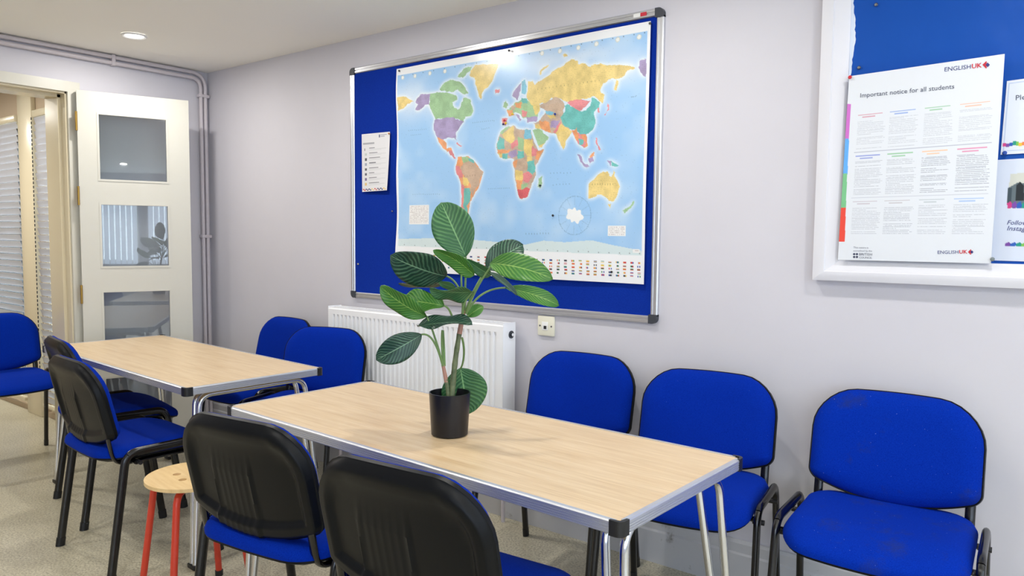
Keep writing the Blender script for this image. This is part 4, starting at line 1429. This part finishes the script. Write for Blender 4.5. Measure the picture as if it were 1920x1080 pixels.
for k in range(16):
    u = 0.03 + k * 0.058
    dv = 0.008 * (1 if k % 2 else -1)
    sm_.rect_uv(u, u + 0.062, 0.962 + dv, 0.980 + dv, [(210, 80, 70), (90, 70, 110), (60, 70, 120), (232, 200, 120)][(k // 2) % 4])
tag(sm_.build(), 'small white rules sheet with icons pinned on blue felt left of the map', 'notice')
pin((729.5, 250.5), -0.024, (196, 130, 60), 'amber pin holding the small rules sheet')

# ------------------------------------------------------------------ white framed notice board on the right
NX0, NZ0, NX1, NZ1 = 3.790, 1.142, 5.25, 2.24
nb = tag(empty('notice_board', ((NX0 + NX1) / 2, 0, NZ0)), 'white wooden framed notice board with blue backing on the right', 'notice board')
w2, hh = (NX1 - NX0) / 2, NZ1 - NZ0
MB().box(-w2 + 0.02, w2 - 0.02, -0.012, -0.001, 0.02, hh - 0.02).obj('backing_panel', 'backing_blue', nb, 0)
FWN = 0.085
pfn = [(0.0, -0.0005), (0.0, -0.036), (0.014, -0.040), (0.036, -0.040), (0.040, -0.036), (FWN - 0.010, -0.028), (FWN, -0.022), (FWN, -0.0005)]
for sz in (0, 1):
    m_ = MB()
    n = len(pfn)
    k = 0.82
    vs_ = [(sg * (w2 - a), d_, (a * k if sz == 0 else hh - a * k)) for sg in (-1, 1) for a, d_ in pfn]
    m_.add(vs_, [(i, (i + 1) % n, n + (i + 1) % n, n + i) for i in range(n)] + [tuple(range(n)), tuple(range(n, 2 * n))])
    m_.obj('frame_rail', 'frame_white', nb, 25)
for sx in (-1, 1):
    n = len(pfn)
    vs_ = [(sx * (w2 - a), d_, (a * 0.82 if zz == 0 else hh - a * 0.82)) for zz in (0, 1) for a, d_ in pfn]
    MB().add(vs_, [(i, (i + 1) % n, n + (i + 1) % n, n + i) for i in range(n)] + [tuple(range(n)), tuple(range(n, 2 * n))]).obj('frame_rail', 'frame_white', nb, 25)
# torn white paper edge at the inner left of the frame
vs_, fs_ = [], []
N_ = 90
for k in range(N_ + 1):
    z = 0.075 + (hh - 0.15) * k / N_
    wd = 0.016 + 0.004 * math.sin(k * 0.3) + random.uniform(-0.0025, 0.0025)
    vs_ += [(-w2 + FWN - 0.004, -0.0135, z), (-w2 + FWN + wd - 0.006, -0.0135, z), (-w2 + FWN + wd - 0.006, -0.0122, z)]
for k in range(N_):
    fs_ += [(3 * k, 3 * k + 1, 3 * k + 4, 3 * k + 3), (3 * k + 1, 3 * k + 2, 3 * k + 5, 3 * k + 4)]
MB().add(vs_, fs_).obj('torn_edge', 'torn_white', nb, 0)

# the students' notice
NY = -0.043
nt_ = Sheet('student_notice', [(1592, 143), (1884, 101), (1858, 494), (1571, 487)], NY, 0.0013, wave=lambda U, V: 0.0003 * np.sin(V * 5) ** 2 + 0.0003 * np.sin(U * 6 + 1) ** 2)
nt_.fill((224, 228, 234))


def strip(a, b, c, d, rgb):
    nt_.poly([a, b, c, d], rgb)


strip((1584, 195), (1596, 195), (1592, 260), (1580, 260), (206, 112, 202))
strip((1578, 260), (1592, 260), (1589, 327), (1574, 327), (98, 172, 244))
strip((1574, 326), (1588.5, 325), (1586, 389), (1572, 390), (122, 194, 140))
strip((1571, 390), (1586, 389), (1584, 453), (1568, 453), (232, 76, 62))
# columns of small print
COLS = [(0.085, 0.285), (0.305, 0.505), (0.535, 0.725), (0.755, 0.965)]
HEADC = [[(206, 130, 150), (110, 150, 220), (130, 190, 140), (240, 180, 140)], [(110, 130, 210), (120, 190, 130), (244, 190, 140), (220, 110, 160)], [(190, 180, 190), (190, 185, 190), (180, 190, 195), (140, 180, 230)]]
BLK = [(0.215, 0.405, 0.30), (0.435, 0.650, 0.42), (0.680, 0.860, 0.38)]
for bi, (v0, v1, ink) in enumerate(BLK):
    if bi:
        nt_.rect_uv(0.07, 0.96, v0 - 0.020, v0 - 0.017, (170, 174, 190), 0.8)
    for ci, (u0, u1) in enumerate(COLS):
        dark = ink + (0.25 if (bi == 1 and ci > 1) else 0.0) + (0.1 if (bi == 2 and ci == 1) else 0)
        for r_ in range(2):
            nt_.rect_uv(u0 + 0.03 * r_, u1 - 0.03 - 0.05 * r_, v0 + r_ * 0.012, v0 + r_ * 0.012 + 0.006, HEADC[bi][ci], 0.75)
        v = v0 + 0.032
        while v < v1:
            if RNG.rand() < 0.1:
                v += 0.008
                continue
            e2 = u1 - RNG.rand() * 0.03 - (0.08 if RNG.rand() < 0.12 else 0)
            a = int(u0 * (nt_.nx - 1))
            b = int(e2 * (nt_.nx - 1))
            rw = int(v * (nt_.ny - 1))
            al = (dark + 0.12 * RNG.rand(b - a)) * (RNG.rand(b - a) > 0.12)
            ln = nt_.img[rw, a:b]
            nt_.img[rw, a:b] = ln * (1 - al[:, None]) + np.array(lin((70, 76, 104))) * al[:, None]
            v += 0.0085
no = nt_.build()
tag(no, 'large white student notice with coloured side tabs and columns of small print', 'notice')
TY = NY - 0.0012
text_px('Important notice for all students', (1613, 183), (1789, 166), TY, 'ink', no)
text_px('ENGLISH', (1771, 134), (1820, 128.5), TY, 'ink_navy', no)
text_px('UK', (1822, 128.3), (1841, 126), TY, 'ink_red', no, bold=0.02)
text_px('ENGLISH', (1758, 476), (1797, 475.5), TY, 'ink_navy', no)
text_px('UK', (1798.5, 475.5), (1814, 475.3), TY, 'ink_red', no, bold=0.02)
text_px('This centre is', (1600, 465.5), (1628, 466), TY, 'ink_grey', no)
text_px('accredited by the', (1600, 471.5), (1635, 472), TY, 'ink_grey', no)
text_px('BRITISH', (1611, 479.0), (1635, 479.4), TY, 'ink', no)
text_px('COUNCIL', (1611, 484.6), (1635, 485.0), TY, 'ink', no)
for dx in (1601.5, 1606.7):
    for dy in (476.5, 481.8):
        q = hit((dx, dy), 1, TY)
        o = MB().disc(0.0036, 0, 16).obj('emblem_dot', 'ink', no, 0)
        o.location = Vector(q) - no.location
        o.rotation_euler = (PI / 2, 0, 0)


def diamond(cx, cy, r):
    """the chevron and diamond emblem after the lettering"""
    for (k0, k1, mat) in ((1.0, 0.72, 'ink_red'), (0.58, 0.0, 'ink_red')):
        pts = []
        o_ = [(cx - r * k0, cy), (cx, cy - r * k0), (cx + 0.25 * r, cy - r * k0 * 0.75), (cx - r * k0 + 0.5 * r, cy), (cx + 0.25 * r, cy + r * k0 * 0.75), (cx, cy + r * k0)]
        q = [Vector(hit(p_, 1, TY)) - no.location for p_ in o_]
        MB().add([w[:] for w in q], [(0, 1, 2, 3), (0, 3, 4, 5)]).obj('emblem_chevron', mat, no, 0)
    o_ = [(cx - 0.15 * r, cy), (cx + 0.42 * r, cy - 0.62 * r), (cx + r, cy), (cx + 0.42 * r, cy + 0.62 * r)]
    q = [Vector(hit(p_, 1, TY - 0.0004)) - no.location for p_ in o_]
    MB().add([w[:] for w in q], [(0, 1, 2, 3)]).obj('emblem_diamond', 'ink_navy', no, 0)


diamond(1849, 121.5, 7.0)
diamond(1820, 472.5, 5.2)

# sheet reading Pl... and the sheet below with a picture
s1 = Sheet('lined_notice', [(1888, 152), (1995, 137), (1985, 284), (1876, 290)], -0.016, 0.002)
s1.fill((222, 228, 238))
for (u0, u1, v0, v1) in ((0.05, 0.96, 0.035, 0.043), (0.05, 0.96, 0.955, 0.963), (0.05, 0.058, 0.035, 0.96), (0.952, 0.96, 0.035, 0.96)):
    s1.rect_uv(u0, u1, v0, v1, (176, 192, 222))
RB = [(206, 60, 130), (120, 70, 160), (40, 90, 180), (30, 150, 130), (120, 190, 80), (244, 190, 70), (236, 130, 70), (220, 70, 120)]
for k in range(16):
    u = 0.03 + k * 0.058
    dv = 0.012 * math.sin(k * 1.5)
    s1.rect_uv(u, u + 0.058, 0.845 + dv, 0.895 + dv, RB[k % 8])
s1o = tag(s1.build(), 'white bordered notice with thin blue outline cut off by the photo right edge', 'notice')
text_px('Please', (1904.5, 188), (1944, 184), -0.0168, 'ink', s1o)
s2 = Sheet('picture_notice', [(1868, 300), (1985, 293), (1975, 492), (1855, 488)], -0.015, 0.002)
s2.fill((212, 220, 236))
s2.poly([(1894, 326), (1952, 321), (1948, 392), (1888, 388)], (206, 208, 198))
s2.poly([(1890, 352), (1908, 342), (1930, 345), (1950, 340), (1948, 392), (1888, 388)], (96, 110, 116))
s2.poly([(1903, 376), (1905, 348), (1912, 340), (1919, 348), (1919, 376)], (28, 36, 40))
s2.poly([(1889, 352), (1897, 352), (1895, 380), (1888, 384)], (60, 76, 84))
for k in range(7):
    x0 = 1888 + k * 9
    s2.poly([(x0, 381), (x0 + 7, 377), (x0 + 9, 384), (x0 + 7, 390), (x0, 390)], RB[k % 8])
    x0 = 1883 + k * 10
    s2.poly([(x0, 456), (x0 + 8, 453), (x0 + 11, 456), (x0 + 9, 461), (x0, 461)], RB[(k + 1) % 8])
s2o = tag(s2.build(), 'pale notice with a small picture and slanted blue lettering at right edge', 'notice')
text_px('Follow us on', (1888, 421), (1963, 423), -0.0158, 'ink_navy', s2o, shear=0.25)
text_px('Instagram', (1888, 432), (1946, 434), -0.0158, 'ink_navy', s2o, shear=0.25)

for px, Y, rgb, lab in [((1643, 9), -0.014, (150, 150, 150), 'steel dome pin at the top of the blue backing'), ((1611, 127), -0.014, (150, 150, 150), 'steel dome pin above the student notice corner'),
                        ((1594, 145), NY - 0.004, (206, 50, 60), 'red pin in the top left corner of the student notice'), ((1884, 287), -0.018, (30, 70, 160), 'blue pin at the foot of the lined notice'),
                        ((1861, 486), -0.05, (120, 130, 130), 'grey pin at the bottom right of the student notice')]:
    pin(px, Y, rgb, lab, 0.006)

# ------------------------------------------------------------------ potted plant
_pp = hit((843, 814), 2, 0.699)
PX, PY, PZ = _pp[0], _pp[1], 0.699
pl = tag(empty('potted_plant', (PX, PY, PZ)), 'leafy green plant in a matt black pot on the near table', 'plant')
MB().lathe([(0.0, 0.0), (0.050, 0.0), (0.0535, 0.003), (0.0600, 0.122), (0.0600, 0.125), (0.0570, 0.125), (0.0545, 0.100), (0.0, 0.098)], 48).obj('pot', 'pot', pl, 40)
MB().lathe([(0.0, 0.106), (0.030, 0.104), (0.0545, 0.099)], 32).obj('soil', 'soil', pl)
depth0 = (np.array([PX, PY, 1.0]) - CAM) @ FWD


def at_depth(px, dd):
    d = ray(*px)
    return CAM + d * (depth0 + dd)


def zp(x, y):
    return (680 + x / 2.16, 360 + y / 2.16)


def bez(P, n=14):
    P = [np.array(q, float) for q in P]
    out_ = []
    for k in range(n + 1):
        t = k / n
        Q = P
        while len(Q) > 1:
            Q = [Q[i] * (1 - t) + Q[i + 1] * t for i in range(len(Q) - 1)]
        out_.append(Q[0])
    return out_


ORIG = np.array([PX, PY, PZ])


def stem_px(name, mat, pts, r0, r1, parent=pl):
    W = [at_depth(zp(x, y), d) - ORIG for x, y, d in pts]
    path = bez(W, 16)
    n = len(path)
    rd = [(r0 + (r1 - r0) * i / (n - 1)) / r0 for i in range(n)]
    if mat == 'trunk':
        rd = [q * (1 + 0.12 * (i % 3 == 0)) for i, q in enumerate(rd)]
    return MB().tube(path, r0, seg=10, radii=rd).obj(name, mat, parent, 60)


def leaf(base, tip, width, phi, mat, db=0.0, dt=0.0, arch=0.0, fold=0.12, wav=0.05, shape=0.45):
    """base/tip in the close-up frame of the plant, width in its pixels when seen flat, phi turns it about its midrib"""
    a = at_depth(zp(*base), db) - ORIG
    b = at_depth(zp(*tip), dt) - ORIG
    ax = b - a
    L = np.linalg.norm(ax)
    ax = ax / L
    mid = (a + b) / 2 + ORIG
    view = CAM - mid
    view /= np.linalg.norm(view)
    nrm = view - ax * (view @ ax)
    nrm /= np.linalg.norm(nrm)
    sd = np.cross(ax, nrm)
    c, s = math.cos(math.radians(phi)), math.sin(math.radians(phi))
    sd, nrm = c * sd + s * nrm, -s * sd + c * nrm
    Wm = width / 2.16 / F_PX * (depth0 + (db + dt) / 2) / 2
    nl, nw = 22, 10
    vs_, fs_, uvs = [], [], []
    for i in range(nl + 1):
        t = i / nl
        # ovate outline, widest at 'shape', small point at the tip
        q = t ** (math.log(0.5) / math.log(shape))
        w = Wm * math.sin(PI * q) ** 0.62 * (1 - 0.10 * t) + 0.0004
        for j in range(nw + 1):
            u = 2 * j / nw - 1
            h = arch * L * 4 * t * (1 - t) + fold * w * abs(u) ** 1.4 + wav * Wm * math.sin(t * 9 + (1.5 if u > 0 else 0)) * u * u
            vs_.append(a + ax * L * t + sd * w * u + nrm * h)
            uvs.append((0.5 + 0.5 * u, t))
    for i in range(nl):
        for j in range(nw):
            k = i * (nw + 1) + j
            fs_.append((k, k + 1, k + nw + 2, k + nw + 1))
    me = bpy.data.meshes.new('leaf')
    me.from_pydata([tuple(map(float, v)) for v in vs_], [], fs_)
    uvl = me.uv_layers.new(name='UVMap')
    for lp in me.loops:
        uvl.data[lp.index].uv = uvs[lp.vertex_index]
    for p_ in me.polygons:
        p_.use_smooth = True
    me.materials.append(MATS[mat])
    o = obj('leaf', me, pl)
    so_ = o.modifiers.new('thickness', 'SOLIDIFY')
    so_.thickness = 0.0008
    return o


stem_px('trunk', 'trunk', [(361, 842, 0), (366, 740, 0), (378, 650, 0), (392, 560, 0.0), (403, 520, 0)], 0.0085, 0.0062)
stem_px('crown_sheath', 'sheath', [(392, 575, -0.004), (402, 515, -0.002), (410, 480, 0)], 0.0075, 0.006)
stem_px('side_trunk', 'trunk', [(348, 830, 0.0), (344, 790, 0.0), (338, 758, 0)], 0.006, 0.0055)
stem_px('side_sheath', 'sheath', [(339, 770, 0.0), (333, 735, 0), (325, 700, 0)], 0.0062, 0.005)
PET = [[(412, 490, 0), (416, 380, 0), (418, 300, 0), (418, 262, 0)],
       [(410, 490, 0), (404, 400, 0.02), (380, 355, 0.03), (338, 340, 0.03)],
       [(408, 490, -.01), (402, 420, -.02), (398, 350, -.03), (400, 335, -.03)],
       [(415, 490, 0), (440, 420, 0), (470, 350, -.01), (505, 338, -.02)],
       [(418, 492, 0), (440, 400, .01), (480, 350, .03), (500, 310, .05)],
       [(418, 492, -.01), (445, 420, -.03), (480, 350, -.04), (522, 300, -.05)],
       [(420, 492, 0), (450, 430, 0), (500, 388, 0), (578, 388, 0)],
       [(405, 495, -.02), (400, 450, -.03), (430, 420, -.04), (448, 402, -.04)],
       [(365, 515, .02), (355, 480, .01), (345, 465, 0), (330, 461, 0)],
       [(325, 705, -.01), (310, 640, -.01), (285, 560, -.02), (260, 503, -.02)],
       [(325, 705, -.01), (300, 610, -.03), (275, 570, -.04), (238, 577, -.04)],
       [(327, 705, 0), (322, 640, 0), (318, 600, -.01), (322, 560, -.02)],
       [(332, 705, 0), (330, 640, .01), (328, 590, .02), (326, 560, .02)],
       [(402, 590, .01), (418, 640, .03), (408, 700, .05), (396, 715, .06)],
       [(408, 500, .0), (415, 505, .01), (420, 506, .01), (428, 500, .02)]]
for P in PET:
    stem_px('petiole', 'stem', P, 0.0034, 0.0026)
leaf((418, 263), (318, 42), 176, 0, 'leaf_mid', 0.0, 0.03, 0.04, 0.16, 0.03, 0.52)
leaf((340, 342), (112, 258), 178, 32, 'leaf_dark', 0.03, -0.05, 0.06, 0.12, 0.06, 0.52)
leaf((262, 505), (72, 382), 104, 30, 'leaf_fresh', -0.02, -0.05, 0.10, 0.15, 0.20, 0.55)
leaf((330, 462), (150, 440), 112, -35, 'leaf_fresh', 0.0, 0.02, 0.05, 0.2, 0.25, 0.5)
leaf((240, 577), (54, 680), 120, 8, 'leaf_dark', -0.04, -0.06, 0.08, 0.15, 0.05, 0.55)
leaf((222, 545), (443, 530), 110, 62, 'leaf_dark', -0.02, -0.07, 0.04, 0.25, 0.2, 0.5)
leaf((450, 404), (272, 396), 110, 58, 'leaf_mid', -0.04, -0.08, 0.04, 0.3, 0.2, 0.45)
leaf((452, 338), (286, 236), 80, 35, 'leaf_fresh', -0.03, -0.05, -0.12, 0.3, 0.1, 0.4)
leaf((520, 338), (420, 272), 56, 30, 'leaf_mid', -0.02, -0.04, 0.05, 0.3, 0.05, 0.4)
leaf((500, 312), (650, 214), 128, 15, 'leaf_dark', 0.05, 0.09, 0.10, 0.15, 0.12, 0.5)
leaf((515, 290), (770, 352), 122, 20, 'leaf_fresh', -0.05, -0.09, 0.14, 0.2, 0.10, 0.5)
leaf((575, 388), (795, 460), 76, 25, 'leaf_fresh', 0.0, 0.02, 0.10, 0.2, 0.12, 0.6)
leaf((512, 325), (624, 418), 70, 68, 'leaf_dark', -0.05, -0.08, 0.03, 0.2, 0.05, 0.45)
leaf((424, 505), (488, 462), 60, 30, 'leaf_fresh', 0.02, 0.04, 0.05, 0.2, 0.05, 0.5)
leaf((396, 712), (428, 900), 196, 5, 'leaf_mid', 0.06, 0.085, 0.0, 0.10, 0.02, 0.50)
leaf((335, 368), (145, 372), 60, 66, 'leaf_dark', 0.03, 0.06, 0.03, 0.1, 0.1, 0.5)
leaf((378, 388), (308, 366), 40, 35, 'leaf_mid', 0.02, 0.02, 0.03, 0.1, 0.1, 0.5)
